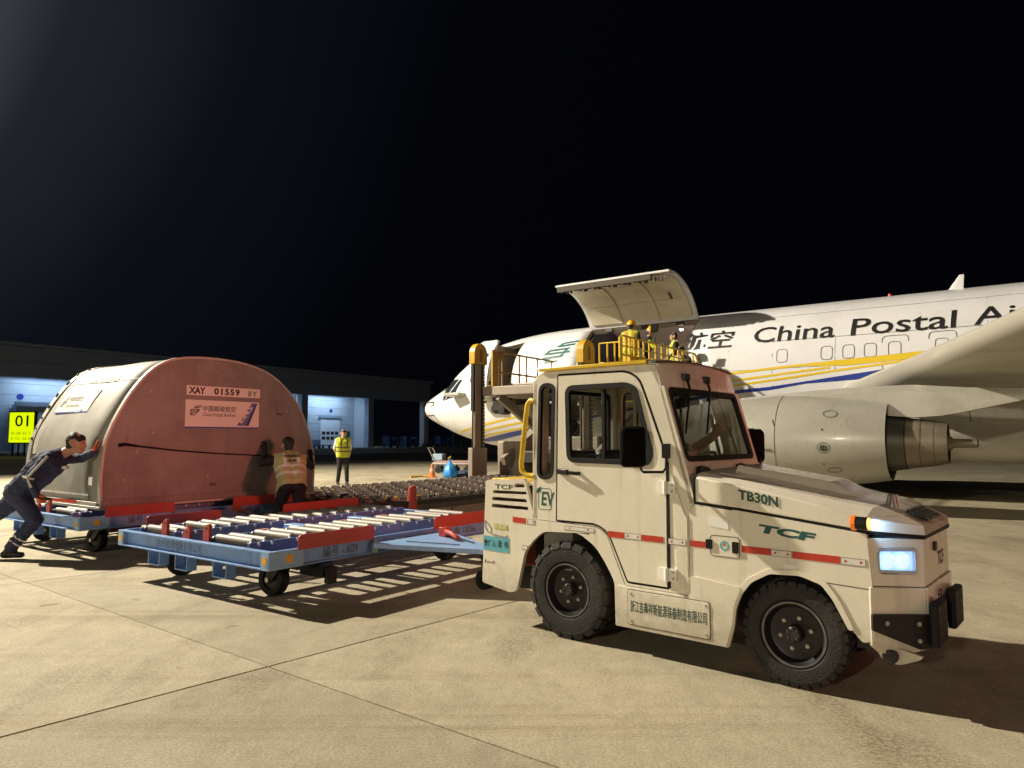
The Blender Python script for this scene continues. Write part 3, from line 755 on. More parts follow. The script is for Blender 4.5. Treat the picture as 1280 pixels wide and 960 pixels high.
def fz(s):
    t, b = ip(_top, s), ip(_bot, s)
    w = min(1.0, max(0.0, (s - 0.8) / 3.0)); return (t + b) / 2, (t - b) / 2, ip(_hw, s)
def FS(s, ph, off=0.0):
    """hull point: station s, angle ph from the crown (90 deg = port side), off = proud of the skin"""
    zc, hh, hw = fz(s); a = R(ph)
    return Vector((s, -(hw + off) * math.sin(a), zc + (hh + off) * math.cos(a)))
def ph_z(s, z):
    zc, hh, hw = fz(s); return math.degrees(math.acos(max(-1, min(1, (z - zc) / hh))))
CD = (7.65, 11.2, 27.0, 99.5)       # cargo door: stations and angles
FD = (4.45, 5.30, 34.0, 99.5)       # forward entry door
ss = sorted(set([0, .02, .06, .12, .2, .3, .45, .6, .8, 1.0, 1.25, 1.5, 1.75, 2, 2.25, 2.5, 2.75, 3, 3.3, 3.6, 4, 4.45, 4.7, 5.0, 5.3, 5.7, 6.2, 6.8, 7.3, 7.65] +
                [8.2, 8.8, 9.4, 10, 10.6, 11.2] + [11.8 + .6 * k for k in range(24)] + [26.5, 28, 30, 32, 33.5]))
pp = sorted(set([6.0 * k for k in range(60)] + [27.0, 34.0, 99.5]))
hm = MB(); V = []; n = len(pp)
for s in ss:
    for p in pp: V.append(FS(s, p))
Fc = []
for i in range(len(ss) - 1):
    for k in range(n):
        s0, s1 = ss[i], ss[i + 1]; p0 = pp[k]; p1 = pp[(k + 1) % n] if k < n - 1 else 360
        cut = False
        for D in (CD, FD):
            if s0 >= D[0] - 1e-4 and s1 <= D[1] + 1e-4 and p0 >= D[2] - 1e-4 and p1 <= D[3] + 1e-4: cut = True
        if not cut: Fc.append((i * n + k, i * n + (k + 1) % n, (i + 1) * n + (k + 1) % n, (i + 1) * n + k))
hm.add(V, Fc)
hull_o = hm.build('fuselage', hull, ac, smooth=40)
so = hull_o.modifiers.new('skin', 'SOLIDIFY'); so.thickness = 0.10; so.offset = -1

def skin_patch(name, mat, rows, off=0.006, parent=None):
    """rows: list of (s, z_low, z_high) on the port side; a painted band lying on the hull"""
    mb = MB(); secs = []; 
    for s, z0, z1 in rows:
        p0, p1 = ph_z(s, z1), ph_z(s, z0)
        for k in range(4): secs.append(FS(s, p0 + (p1 - p0) * k / 3, off))
    fs = []
    for i in range(len(rows) - 1):
        for k in range(3): fs.append((i * 4 + k, i * 4 + k + 1, (i + 1) * 4 + k + 1, (i + 1) * 4 + k))
    mb.add(secs, fs); return mb.build(name, mat, parent or ac, smooth=60)
def lerp(t, s):
    for (a, b), (c, d) in zip(t, t[1:]):
        if a <= s <= c: return b + (d - b) * (s - a) / (c - a)
    return t[-1][1] if s > t[-1][0] else t[0][1]
def rows(s0, s1, lo, hi, step=.3):
    k = max(2, int((s1 - s0) / step)); return [(s0 + (s1 - s0) * i / k, lerp(lo, s0 + (s1 - s0) * i / k), lerp(hi, s0 + (s1 - s0) * i / k)) for i in range(k + 1)]
c1 = [(2.3, 1.66), (2.6, 1.72), (5.39, 2.15), (8, 2.55), (12.4, 3.14), (13.5, 3.215), (14.9, 3.29), (16.85, 3.39), (20, 3.5)]
c2 = [(2.7, 1.56), (2.89, 1.61), (5.39, 1.95), (8, 2.32), (12.43, 2.95), (13.5, 3.04), (14.9, 3.17), (16.9, 3.30), (20, 3.4)]
c3 = [(2.9, 1.45), (3.11, 1.49), (5.39, 1.77), (8, 2.12), (12.5, 2.82), (13.5, 2.92), (14.9, 3.07), (16.9, 3.27), (20, 3.36)]
sh_ = lambda t, d: [(a, b + d) for a, b in t]
skin_patch('yellow_stripe', stripe_y, rows(2.36, 20, sh_(c1, -.03), sh_(c1, .03)), 0.006)
skin_patch('yellow_stripe', stripe_y, rows(2.75, 14.8, sh_(c2, -.027), sh_(c2, .027)), 0.006)
skin_patch('yellow_stripe', stripe_y, rows(3.0, 17.5, sh_(c3, -.027), sh_(c3, .027)), 0.006)
skin_patch('yellow_stripe', stripe_y, rows(14.3, 20, [(14.3, 3.22), (15.2, 3.18), (16.9, 3.285), (20, 3.38)], sh_(c1, .022)), 0.0075)
skin_patch('blue_stripe', stripe_b, rows(3.3, 20, [(3.3, 1.34), (3.97, 1.36), (5.6, 1.62), (9, 2.2), (12.48, 2.61), (13.4, 2.67), (14.2, 2.79), (15.7, 2.85), (16.5, 2.94), (20, 3.0)],
           [(3.3, 1.42), (3.97, 1.52), (5.6, 1.76), (9, 2.26), (12.48, 2.70), (13.37, 2.75), (14.68, 2.90), (16.15, 3.07), (20, 3.2)]), 0.006)

def hull_text(body, s0, s1, z0, z1, mat, bold=0.0, shear=0.0):
    zm = ph_z(13, z0); w_, h_ = s1 - s0, (z1 - z0) * 1.16
    def fn(u, v):
        s = s0 + u; return FS(s, zm - math.degrees(v / 1.95), 0.009)
    V, Fc = letters(body, w_, h_, bold, shear)
    me = bpy.data.meshes.new('lettering'); me.from_pydata([(u, v, 0) for u, v in V], [], Fc)
    bm = bmesh.new(); bm.from_mesh(me)
    for k in range(1, 7): bmesh.ops.bisect_plane(bm, geom=bm.verts[:] + bm.edges[:] + bm.faces[:], plane_co=(0, h_ * k / 7, 0), plane_no=(0, 1, 0))
    for v in bm.verts: v.co = fn(v.co.x, v.co.y)
    bm.to_mesh(me); bm.free(); me.materials.append(mat); me.update()
    return obj('lettering', me, ac)
hull_text('China', 12.93, 14.89, 3.90, 4.33, black_print, .008, .04)
hull_text('Postal', 15.25, 17.43, 3.90, 4.34, black_print, .008, .04)
hull_text('Airlines', 17.75, 20.4, 3.93, 4.36, black_print, .008, .04)
hull_text('空', 11.72, 12.40, 3.85, 4.35, black_print, .014, .06)
hull_text('航', 10.98, 11.66, 3.85, 4.35, black_print, .014, .06)     # its first half is carried off by the open door
# post emblem on the forward hull
zb = ph_z(6.9, 3.72)
def efn(u, v): return FS(6.35 + u, zb - math.degrees(v / 1.95), 0.009)
emblem(1.14, .86, efn).build('emblem', M('emblem_green', (0.010, 0.105, 0.10), 0.5), ac, smooth=0)

def outline(s0, s1, z0, z1, r, name='window_plug', wid=.014, mat=None, label=None):
    """a panel outline sitting on the hull: a slightly proud plug inside a dark groove"""
    pts = rounded(rect(s0, s1, z0, z1), r, 5); zr = (z0 + z1) / 2
    def fn(off): return lambda u, v, w: FS(u, ph_z(u, v), off + w)
    mb = MB(); mb.plate([pts, inset(pts, wid)], fn(0.002), 0.004); o = mb.build(name, mat or seam_m, ac, smooth=0)
    return o
for s in (13.68, 14.73, 15.22, 15.69, 16.20, 17.14): outline(s - .135, s + .135, 3.35, 3.69, .09)
outline(15.93, 16.49, 3.0, 3.84, .12, 'emergency_exit'); outline(16.88, 17.43, 3.0, 3.86, .12, 'emergency_exit')
for s, z0, z1 in ((13.44, 2.74, 3.92), (14.92, 3.1, 3.90), (12.3, 2.9, 4.9), (19.0, 2.5, 4.9)):
    skin_patch('hull_joint', seam_m, [(s - .006, z0, z1), (s + .006, z0, z1)], 0.003)
skin_patch('hull_joint', seam_m, rows(13.3, 19, [(13.3, 3.915), (19, 3.915)], [(13.3, 3.927), (19, 3.927)]), 0.003)
skin_patch('hull_joint', seam_m, rows(12.3, 15, [(12.3, 3.2), (15, 3.2)], [(12.3, 3.206), (15, 3.206)]), 0.003)
# radome joint, probes, flight deck windows
mb = MB(); secs = []
for s in (.655, .678): secs.append([FS(s, p, .006) for p in range(0, 360, 8)])
mb.loft(secs, cap=False); mb.build('radome_joint', seam_m, ac)
for z in (2.78, 2.30):
    p = FS(1.0, ph_z(1.0, z), 0); mb = MB(); mb.bar(p, p + Vector((.04, -.15, -.03)), .09, .03); mb.bar(p + Vector((.06, -.15, -.03)), p + Vector((-.24, -.15, -.03)), .04, .04); mb.build('pitot_probe', dark_metal, ac)
cockpit_m = M('cockpit_glass', (0.02, 0.025, 0.035), 0.06, 0, 0.1, 3, coat=0.6)
for k, q in enumerate(([(1.50, 4), (1.62, 58), (2.12, 50), (2.02, 5)], [(1.69, 62), (1.80, 82), (2.62, 62), (2.20, 53)], [(1.90, 83), (2.45, 86), (2.86, 66), (2.70, 64)])):
    for sd in (1, -1):
        mb = MB(); pts = []
        def bl(u, v):
            a = (q[0][0] * (1 - u) + q[3][0] * u, q[0][1] * (1 - u) + q[3][1] * u); b = (q[1][0] * (1 - u) + q[2][0] * u, q[1][1] * (1 - u) + q[2][1] * u)
            return a[0] * (1 - v) + b[0] * v, a[1] * (1 - v) + b[1] * v
        for i in range(7):
            for j in range(7):
                s, p = bl(i / 6, j / 6); pts.append(FS(s, p * sd, .012))
        mb.add(pts, [(i * 7 + j, i * 7 + j + 1, (i + 1) * 7 + j + 1, (i + 1) * 7 + j) for i in range(6) for j in range(6)])
        mb.build('cockpit_window', cockpit_m, ac, smooth=60)
# blade antenna on the crown
mb = MB(); mb.loft([[(17.15 + a, b * .03, 5.03) for a, b in ((0, 0), (.1, 1), (.34, 0), (.1, -1))], [(17.42 + a, b * .012, 5.42) for a, b in ((0, 0), (.03, 1), (.10, 0), (.03, -1))]])
mb.build('blade_antenna', hull, ac)
MB().cyl((15.9, 0, 5.04), (15.9, 0, 5.13), .06, .04, 10).build('beacon', M('beacon_red', (0.4, 0.02, 0.02), .3), ac)

# main deck: floor, lining, ceiling lights
mb = MB(); secs = []
for s in (7.8, 13.2): secs.append([(s, -1.72 * math.sin(R(p)), 3.05 + 1.84 * math.cos(R(p))) for p in list(range(-100, 100, 6)) if not (20 < p < 102)])
mb.loft(secs, cap=False, ring=False); mb.build('cargo_lining', lining, ac, smooth=60)
MB().box(3.9, 13.2, -1.72, 1.72, 2.62, 2.70).build('cargo_floor', deck_m, ac)
for s in (7.8, 13.2):
    mb = MB(); mb.plate([[(-1.75 * math.sin(R(p)), 3.05 + 1.85 * math.cos(R(p))) for p in range(-100, 101, 8)]], lambda u, v, w: (s + w, u, v), .03); mb.build('bulkhead', lining if s > 9 else M('hold_darkening', (.02, .02, .025), .8), ac)  # forward bulkhead painted near black to darken the hold's left half
for s, y in ((10.45, -.42), (11.02, -.50), (8.5, -.2)):
    MB().lathe([(0, .001), (.01, .05), (.05, .055)], (s, y, 4.62), (0, 0, 1), 12).build('hold_lamp', M('hold_lamp', (1, .9, .8), .4, emit=(1.0, .72, .62), estr=14), ac)
    l = bpy.data.lights.new('hold_light', 'POINT'); l.energy = 5; l.color = (1.0, .70, .56); l.shadow_soft_size = .06
    lo = bpy.data.objects.new('hold_light', l); COL.objects.link(lo); lo.parent = ac; lo.location = (s, y, 4.54)
# door frames
def frame_band(D, name):
    mb = MB(); ring = []
    s0, s1, p0, p1 = D; k = 10
    path = [(s0, p0 + (p1 - p0) * i / k) for i in range(k + 1)] + [(s1, p1 - (p1 - p0) * i / k) for i in range(k + 1)]
    mid = ((s0 + s1) / 2, (p0 + p1) / 2)
    secs = []
    for s, p in path:
        ds = -.05 if s > mid[0] else .05; dp = -1.4 if p > mid[1] else 1.4
        secs.append([FS(s, p, -.005), FS(s + ds, p + (dp if abs(p - p0) < .1 or abs(p - p1) < .1 else 0), -.012), FS(s + ds, p, -.16), FS(s, p, -.16)])
    secs.append(secs[0]); mb.loft(secs, cap=False); return mb.build(name, M('frame_metal', (0.30, 0.27, 0.22), .5, .3), ac)
frame_band(CD, 'cargo_door_frame'); frame_band(FD, 'entry_door_frame')
# the upward opening cargo door
hinge = FS(9.4, CD[2], .0); hy, hz = hinge.y, hinge.z
def swing(p, ang):
    y, z = p.y - hy, p.z - hz; a = R(ang)
    return Vector((p.x, hy + y * math.cos(a) + z * math.sin(a), hz - y * math.sin(a) + z * math.cos(a)))
ANG = 91.0
def door_sheet(off0, off1, s0, s1, p0, p1, ns=8, np_=14):
    mb = MB(); A_ = []; B_ = []
    for i in range(ns + 1):
        s = s0 + (s1 - s0) * i / ns
        for j in range(np_ + 1):
            p = p0 + (p1 - p0) * j / np_
            A_.append(swing(FS(s, p, off0), ANG)); B_.append(swing(FS(s, p, off1), ANG))
    w = np_ + 1; N_ = len(A_); fs = []
    for i in range(ns):
        for j in range(np_):
            a = i * w + j; fs.append((a, a + 1, a + w + 1, a + w)); fs.append((N_ + a + w, N_ + a + w + 1, N_ + a + 1, N_ + a))
    edge = [i * w for i in range(ns + 1)] + [ns * w + j for j in range(1, w)] + [i * w + np_ for i in range(ns - 1, -1, -1)] + [j for j in range(np_ - 1, 0, -1)]
    for a, b in zip(edge, edge[1:] + edge[:1]): fs.append((a, b, N_ + b, N_ + a))
    mb.add(A_ + B_, fs); return mb
cdo = door_sheet(0, -.05, CD[0] + .02, CD[1] - .02, CD[2] + .6, CD[3] - .3).build('cargo_door', hull, ac, smooth=40)
door_sheet(-.051, -.095, CD[0] + .16, CD[1] - .16, CD[2] + 5, CD[3] - 7).build('door_liner', door_in, cdo, smooth=40)
for s in (8.83, 10.02):
    door_sheet(-.116, -.132, s - .04, s + .04, CD[2] + 5, CD[3] - 8, 1, 12).build('door_rib', door_in, cdo, smooth=40)
for p in (52, 78):
    mb = MB()
    for k in range(34):
        s = CD[0] + .35 + k * .085
        if s < CD[1] - .3: mb.add(door_sheet(-.1155, -.118, s, s + .035, p, p + .5, 1, 1).v, door_sheet(-.1155, -.118, s, s + .035, p, p + .5, 1, 1).f)
    mb.build('fastener_row', seam_m, cdo, smooth=0)
mb = MB()
for k in range(22):      # latches along the free edge
    s = CD[0] + .12 + k * .155; d = door_sheet(-.15, -.215 - .025 * (k % 3), s, s + .07 + .04 * (k % 2), CD[3] - 5.0, CD[3] - 3.41, 1, 1); mb.add(d.v, d.f)
mb.build('door_latch_row', dark_metal, cdo, smooth=0); door_sheet(-.0505, -.20, CD[0] + .06, CD[1] - .55, CD[3] - 3.4, CD[3] - .5, 6, 2).build('latch_channel', M('latch_channel_brown', (.045, .034, .02), .6), cdo)
d = door_sheet(-.116, -.15, 8.15, 8.62, CD[3] - 11.5, CD[3] - 7.5, 1, 2); d.build('door_actuator_box', M('olive_box', (0.14, 0.12, 0.07), .6), cdo)
d = door_sheet(-.1155, -.120, 10.58, 10.66, 52, 60, 1, 3); d.build('door_recess', seam_m, cdo)
for s in (8.3, 9.5, 10.6):
    mb = MB(); mb.box(s - .12, s + .12, hy - .05, hy + .08, hz - .12, hz + .02); mb.build('door_hinge', dark_metal, ac, 0.01)
# forward entry door, swung open ahead of its opening
def door_pt(u, v, w):
    zc, hh, hw = 3.04, 1.99, 1.86
    y = hw - math.sqrt(max(0.02, 1 - ((v - zc) / hh) ** 2)) * hw
    return Vector((4.22 + u, -2.30 + y * .9 + u * -.10 + w, v))
mb = MB(); secs = []
for k in range(25):
    v = 2.72 + 1.98 * (.5 - .5 * math.cos(math.pi * k / 24)); dd = min(v - 2.72, 4.70 - v); hw_ = .44 if dd >= .2 else .24 + math.sqrt(max(0, .04 - (.2 - dd) ** 2))
    secs.append([door_pt(-hw_, v, 0), door_pt(hw_, v, 0), door_pt(hw_, v, .12), door_pt(-hw_, v, .12)])
mb.loft(secs)
edo = mb.build('entry_door', hull, ac, 0.02)
# subdivide for the curve: strips up the door
mb = MB(); mb.plate([rounded(rect(-.30, .30, 3.25, 3.95), .08, 4), rounded(rect(-.27, .27, 3.28, 3.92), .07, 4)], lambda u, v, w: door_pt(u, v, w - .012), .010); mb.build('door_recess', seam_m, edo)
mb = MB(); mb.box(4.35, 4.5, -2.1, -1.7, 3.2, 3.3); mb.box(4.35, 4.5, -2.1, -1.7, 4.1, 4.2); mb.build('door_hinge_arm', dark_metal, ac)
MB().box(4.0, 5.8, -.6, -.55, 2.7, 4.6).build('galley_wall', dark_metal, ac)
MB().box(4.50, 4.62, -1.6, -.6, 2.7, 4.5).build('galley_side', M('galley_panel', (0.36, 0.33, 0.26), .6), ac)
MB().box(4.8, 5.15, -1.25, -.8, 3.2, 3.24).build('galley_shelf', lining, ac)
# forward stair housing flap under the cockpit window
mb = MB(); p = FS(2.75, ph_z(2.75, 2.95), 0); mb.box(2.45, 3.15, p.y - .45, p.y + .1, 2.88, 3.0); mb.build('service_flap', hull_grey, ac, 0.03)

# wing, port and starboard
def naca(t, n=14, camber=.012):
    up, lo = [], []
    for k in range(n + 1):
        x = .5 * (1 - math.cos(math.pi * k / n)); y = 5 * t * (.2969 * math.sqrt(x) - .126 * x - .3516 * x * x + .2843 * x ** 3 - .1015 * x ** 4)
        c = camber * 4 * x * (1 - x); up.append((x, y * .85)); lo.append((x, -t * .62 * min(1, x / .055) ** .5 * (1 if x < .55 else max(0, (1 - x) / .45)) if x > 0 else 0))
    return up + lo[::-1][1:-1] if False else up[::-1] + lo[1:-1]
def wing(sd):
    mb = MB(); secs = []
    for q, le, te, z, t in ((1.0, 14.5, 21.6, 2.56, .095), (1.9, 15.10, 21.7, 2.66, .095), (3.3, 15.95, 21.8, 2.80, .095), (5.0, 16.93, 22.0, 2.96, .095), (8.0, 18.62, 22.9, 3.26, .095), (11, 20.3, 23.9, 3.52, .10), (14.3, 22.1, 25.0, 3.88, .10)):
        ch_ = te - le; secs.append([(le + x * ch_, -q * sd, z + y * ch_ * .92 - .035 * x * ch_) for x, y in naca(t)])
    mb.loft(secs); nk = len(secs[0]); nf = nk * (len(secs) - 1)
    for i_ in range(nf):
        if 12 <= i_ % nk <= 15: mb.mi[i_] = 1
    w = mb.build('wing', [wing_m, wing_le], ac, smooth=50)
    for q in (3.4, 6.6, 9.5):     # flap track fairings
        te = 21.8 + (q - 3.3) * .3; z = 2.55 + (q - 3.3) * .1; mb = MB()
        mb.lathe([(0, .02), (.4, .13), (1.2, .19), (2.2, .15), (3.0, .02)], (te - 2.2, -q * sd, z - .22), (1, 0, -.03), 16); mb.build('flap_fairing', wing_m, w)
    for q0, q1 in ((2.2, 4.4), (5.3, 8.6)):
        le = 18.6 + (q0 - 1.9) * .35; mb = MB(); mb.box(le, le + .012, -max(q0, q1) * sd if sd > 0 else q0, -min(q0, q1) * sd if sd > 0 else q1, 2.38, 2.39); mb.build('wing_joint', seam_m, w)
    return w
wing(1); wing(-1)
# wing to body fairing
mb = MB(); secs = []
for s, o, zt, zb_ in ((12.4, -.25, 2.0, 1.25), (13.2, .02, 2.26, 1.02), (14.2, .10, 2.40, .95), (15.3, .16, 2.44, .90), (17, .22, 2.40, .88), (19, .22, 2.38, .88), (21, .16, 2.38, .92), (22.5, .02, 2.3, 1.05), (23.6, -.3, 2.0, 1.3)):
    hw = 1.88 + o; sec = []
    for k in range(17):
        a = math.pi * k / 16; c_, s_ = math.cos(a), math.sin(a)
        sec.append((s, -hw * math.copysign(abs(c_) ** .72, c_), zt - (zt - zb_) * (abs(s_) ** .62)))
    secs.append(sec)
mb.loft(secs, cap=True, ring=True); mb.build('wing_fairing', M('fairing_pale', (0.58, 0.56, 0.50), 0.34, 0.05, 0.05, 1.4, 0.0, 3, (0.26, 0.24, 0.19), 0.4, 1.2, coat=0.15, streak=.2), ac, smooth=50)
for s_, z0, z1 in ((6.2, 1.6, 4.9), (7.4, 1.6, 2.6), (11.6, 2.0, 4.9), (16.7, 3.9, 4.95), (18.0, 3.3, 4.95)): skin_patch('hull_joint', seam_m, [(s_ - .004, z0, z1), (s_ + .004, z0, z1)], 0.003)
skin_patch('hull_joint', seam_m, rows(5.5, 7.5, [(5.5, 3.9), (7.5, 3.9)], [(5.5, 3.906), (7.5, 3.906)]), 0.003)
skin_patch('hull_joint', seam_m, rows(11.6, 19, [(11.6, 4.62), (19, 4.62)], [(11.6, 4.626), (19, 4.626)]), 0.003)
for s0, z0, s1, z1 in ((16.2, 2.45, 16.45, 1.9), (17.6, 2.45, 17.62, 1.8), (18.9, 2.4, 18.9, 1.5)):
    MB().bar((s0, -2.125, z0), (s1, -2.085, z1), .02, .012, upv=(0, 1, 0)).build('fairing_joint', seam_m, ac)
# engines
def flat(v, a, b):
    z = v.dot(a)
    if z < 0: return v - a * z * .10
    return v
def engine(sd):
    Q_ = 4.83; e = bpy.data.objects.new('engine', None); COL.objects.link(e); e.parent = ac; e.location = (0, -Q_ * sd, 0)
    zc = 1.36
    mb = MB(); prof = [(13.25, .74), (13.18, .80), (13.22, .86), (13.4, .91), (13.8, .96), (14.4, .985), (15.0, .97), (15.6, .925), (16.1, .86), (16.48, .79), (16.48, .765), (16.0, .80), (15.2, .84), (14.2, .80), (13.5, .73)]
    mb.lathe(prof, (0, 0, zc), (1, 0, 0), 48, closed=True, squash=flat); nac = mb.build('nacelle', hull_grey, e, smooth=50)
    mb = MB(); mb.lathe([(14.0, .78), (14.02, .12)], (0, 0, zc), (1, 0, 0), 36); mb.build('fan', dark_metal, e)
    mb = MB(); mb.lathe([(13.7, .01), (13.8, .1), (14.05, .2)], (0, 0, zc), (1, 0, 0), 20); mb.build('spinner', dark_metal, e)
    mb = MB(); mb.lathe([(14.4, .58), (15.6, .60), (16.2, .575), (16.5, .53), (16.74, .495)], (0, 0, zc), (1, 0, 0), 40); mb.build('core_cowl', M('core_cowl_shaded', (0.085, .082, .068), .45, .4, .15, 2), e, smooth=50)  # tone darkened to paint the fan cowl's shadow onto the core
    mb = MB(); mb.lathe([(15.5, .84), (15.55, .60)], (0, 0, zc), (1, 0, 0), 36); mb.build('fan_duct_wall', dark_metal, e)
    mb = MB(); mb.lathe([(16.74, .485), (16.78, .48), (17.1, .43), (17.42, .375), (17.42, .36), (17.1, .39), (16.74, .42)], (0, 0, zc), (1, 0, 0), 40, closed=True); mb.build('exhaust_nozzle', hot_metal, e, smooth=50)
    mb = MB(); mb.lathe([(16.8, .30), (17.3, .20), (17.46, .12), (17.50, .085), (17.86, .075), (17.88, .055), (17.8, .04)], (0, 0, zc), (1, 0, 0), 28); mb.build('exhaust_plug', hot_metal, e, smooth=40)
    mb = MB(); mb.lathe([(16.742, .4975), (16.752, .499), (16.762, .4965)], (0, 0, zc), (1, 0, 0), 40); mb.build('nozzle_joint', black_print, e)
    mb = MB(); mb.lathe([(16.98, .457), (16.99, .4575), (17.0, .455)], (0, 0, zc), (1, 0, 0), 40); mb.lathe([(17.20, .417), (17.208, .4165), (17.216, .414)], (0, 0, zc), (1, 0, 0), 40); mb.build('nozzle_seam', seam_m, e)
    mb = MB(); mb.lathe([(17.0, .40), (17.02, .2)], (0, 0, zc), (1, 0, 0), 30); mb.build('turbine_exit', dark_metal, e)
    # cowl joints, latch recess and vents
    mb = MB(); mb.lathe([(14.55, .9865), (14.562, .987)], (0, 0, zc), (1, 0, 0), 48, squash=flat); mb.build('cowl_joint', seam_m, nac)
    def npt(s, ang, off=.006):
        r = ip([(13.22, .86), (13.4, .91), (13.8, .96), (14.4, .985), (15.0, .97), (15.6, .925), (16.1, .86), (16.48, .79)], s) + off
        a = R(ang); z = r * math.sin(a); z = z * .9 if z < 0 else z
        return Vector((s, -r * math.cos(a) * sd, zc + z))
    def disc(s, ang, r, r2, name, mat, k=20):
        mb = MB(); pts = []
        for i in range(k):
            t = 2 * math.pi * i / k; pts.append(npt(s + r * math.cos(t), ang + math.degrees(r2 * math.sin(t) / .95)))
        for i in range(k):
            t = 2 * math.pi * i / k; pts.append(npt(s + (r - .014) * math.cos(t), ang + math.degrees((r2 - .014) * math.sin(t) / .95)))
        mb.add(pts, [(i, (i + 1) % k, k + (i + 1) % k, k + i) for i in range(k)]); return mb.build(name, mat, nac, smooth=0)
    disc(15.45, -6, .115, .115, 'drain_rim', seam_m); disc(15.45, -6, .062, .062, 'vent_grille', black_print)
    for k in range(3):
        mb = MB(); a_ = npt(15.40 + k * .05, -9); b_ = npt(15.40 + k * .05, -3); mb.bar(a_, b_, .012, .006, upv=(0, 1, 0)); mb.build('vent_bar', black_print, nac)
        mb = MB(); a_ = npt(15.39, -8 + k * 2); b_ = npt(15.51, -8 + k * 2); mb.bar(a_, b_, .012, .006, upv=(0, 1, 0)); mb.build('vent_bar', black_print, nac)
    disc(15.55, 37, .13, .09, 'access_panel', seam_m); disc(15.6, -38, .13, .07, 'access_panel', seam_m)
    disc(15.43, 16, .018, .018, 'port_hole', black_print, 8); disc(15.43, -28, .018, .018, 'port_hole', black_print, 8)
    mb = MB(); mb.bar(npt(14.25, -8), npt(14.48, -8), .05, .012, upv=(0, 0, 1)); mb.build('latch', dark_metal, nac)
    mb = MB(); mb.bar(npt(13.95, 17), npt(14.15, 17), .012, .01); mb.bar(npt(14.02, 12), npt(14.18, 12), .012, .01); mb.build('latch', dark_metal, nac)
    mb = MB(); mb.bar(npt(14.5, 28), npt(14.55, 20), .012, .01); mb.build('latch', dark_metal, nac)
    # pylon
    mb = MB(); secs = []
    for s, w, z0, z1 in ((13.5, .04, 2.22, 2.30), (14.2, .16, 2.0, 2.36), (15.2, .22, 1.95, 2.42), (16.2, .24, 1.90, 2.46), (16.9, .23, 1.84, 2.46), (17.3, .20, 1.86, 2.42), (17.7, .15, 1.93, 2.38), (18.2, .09, 2.04, 2.35), (18.7, .05, 2.15, 2.32), (19.3, .012, 2.27, 2.30)):
        secs.append([(s, -w, z0), (s, w, z0), (s, w, z1 - .12), (s, w * .5, z1), (s, -w * .5, z1), (s, -w, z1 - .12)])
    mb.loft(secs); mb.build('pylon', hull_grey, e, 0.02)
    return e
engine(1); engine(-1)
# landing gear
def gear(s, y, r, w, zt, name='main_gear'):
    g_ = bpy.data.objects.new(name, None); COL.objects.link(g_); g_.parent = ac; g_.location = (s, y, 0)
    for d in (-.43 if r > .4 else -.22, .43 if r > .4 else .22):
        mb = MB(); mb.lathe([(-w, r * .55), (-w, r * .86), (-w * .7, r * .97), (0, r), (w * .7, r * .97), (w, r * .86), (w, r * .55)], (0, d, r), (0, 1, 0), 28); mb.build('tyre', tyre_m, g_)
        mb = MB(); mb.lathe([(-w * .6, .05), (-w * .6, r * .55), (w * .6, r * .55), (w * .6, .05)], (0, d, r), (0, 1, 0), 20); mb.build('rim', hull_grey, g_)
    MB().cyl((0, -.45, r), (0, .45, r), .07).build('axle', steel, g_)
    MB().cyl((0, 0, r), (0, 0, zt), .10, .12).build('strut', hull_grey, g_)
    MB().bar((.0, 0, r + .3), (-.5, 0, zt), .08, .08).build('drag_brace', hull_grey, g_)
gear(20.0, -2.6, .51, .18, 2.2); gear(20.0, 2.6, .51, .18, 2.2); gear(3.9, 0, .34, .11, 1.4, 'nose_gear')
# tail so that the aircraft ends properly beyond the frame
mb = MB(); mb.loft([[(27 + a * 4.6, b * .28, 5.0) for a, b in ((0, 0), (.2, 1), (.6, .8), (1, 0), (.6, -.8), (.2, -1))], [(31.2 + a * 2.3, b * .12, 11.1) for a, b in ((0, 0), (.2, 1), (.6, .8), (1, 0), (.6, -.8), (.2, -1))]]); mb.build('tail_fin', hull, ac)
for sd in (-1, 1):
    mb = MB(); mb.loft([[(29.2 + a * 3.2, sd * .3, 4.2 + b * .16) for a, b in ((0, 0), (.2, 1), (.6, .8), (1, 0), (.6, -.8), (.2, -1))], [(32.0 + a * 1.4, sd * 6.2, 4.7 + b * .07) for a, b in ((0, 0), (.2, 1), (.6, .8), (1, 0), (.6, -.8), (.2, -1))]]); mb.build('tailplane', hull, ac)

# ================================================================ CARGO LOADER
ld = thing('cargo_loader', 'tan cargo loader raised to the aircraft door with low roller deck behind', 'cargo loader', AC_O, AC_RZ)
# local x = station, y = -q
L0, L1 = 7.75, 11.05
# low rear deck
MB().box(L0, L1, -13.2, -5.3, .36, .50).build('rear_deck', deck_m, ld, 0.01)
mb = MB(); mb.box(L1 - .02, L1 + .03, -12.9, -9.2, .445, .515); mb.build('deck_edge', black_mt, ld)
mb = MB(); mb.box(L1 - .08, L1 - .021, -12.6, -5.4, .06, .36); mb.build('side_beam', tan_paint, ld, 0.01)
mb = MB(); mb.box(L1 - .021, L1 - .010, -9.6, -9.57, .08, .34); mb.box(L1 - .021, L1 - .010, -11.4, -11.37, .08, .34); mb.build('side_joint', seam_m, ld)
mb = MB(); mb.plate([[(-10.0, .38), (-9.5, .56), (-5.5, .60), (-5.5, .38)]], lambda u, v, w: (L1 - .02 + w, u, v), .05); mb.build('deck_wing', tan_paint, ld, 0.006)
mb = MB(); mb.box(L0 + .05, L0 + .11, -12.6, -5.4, .06, .36); mb.build('side_beam', tan_paint, ld, 0.01)
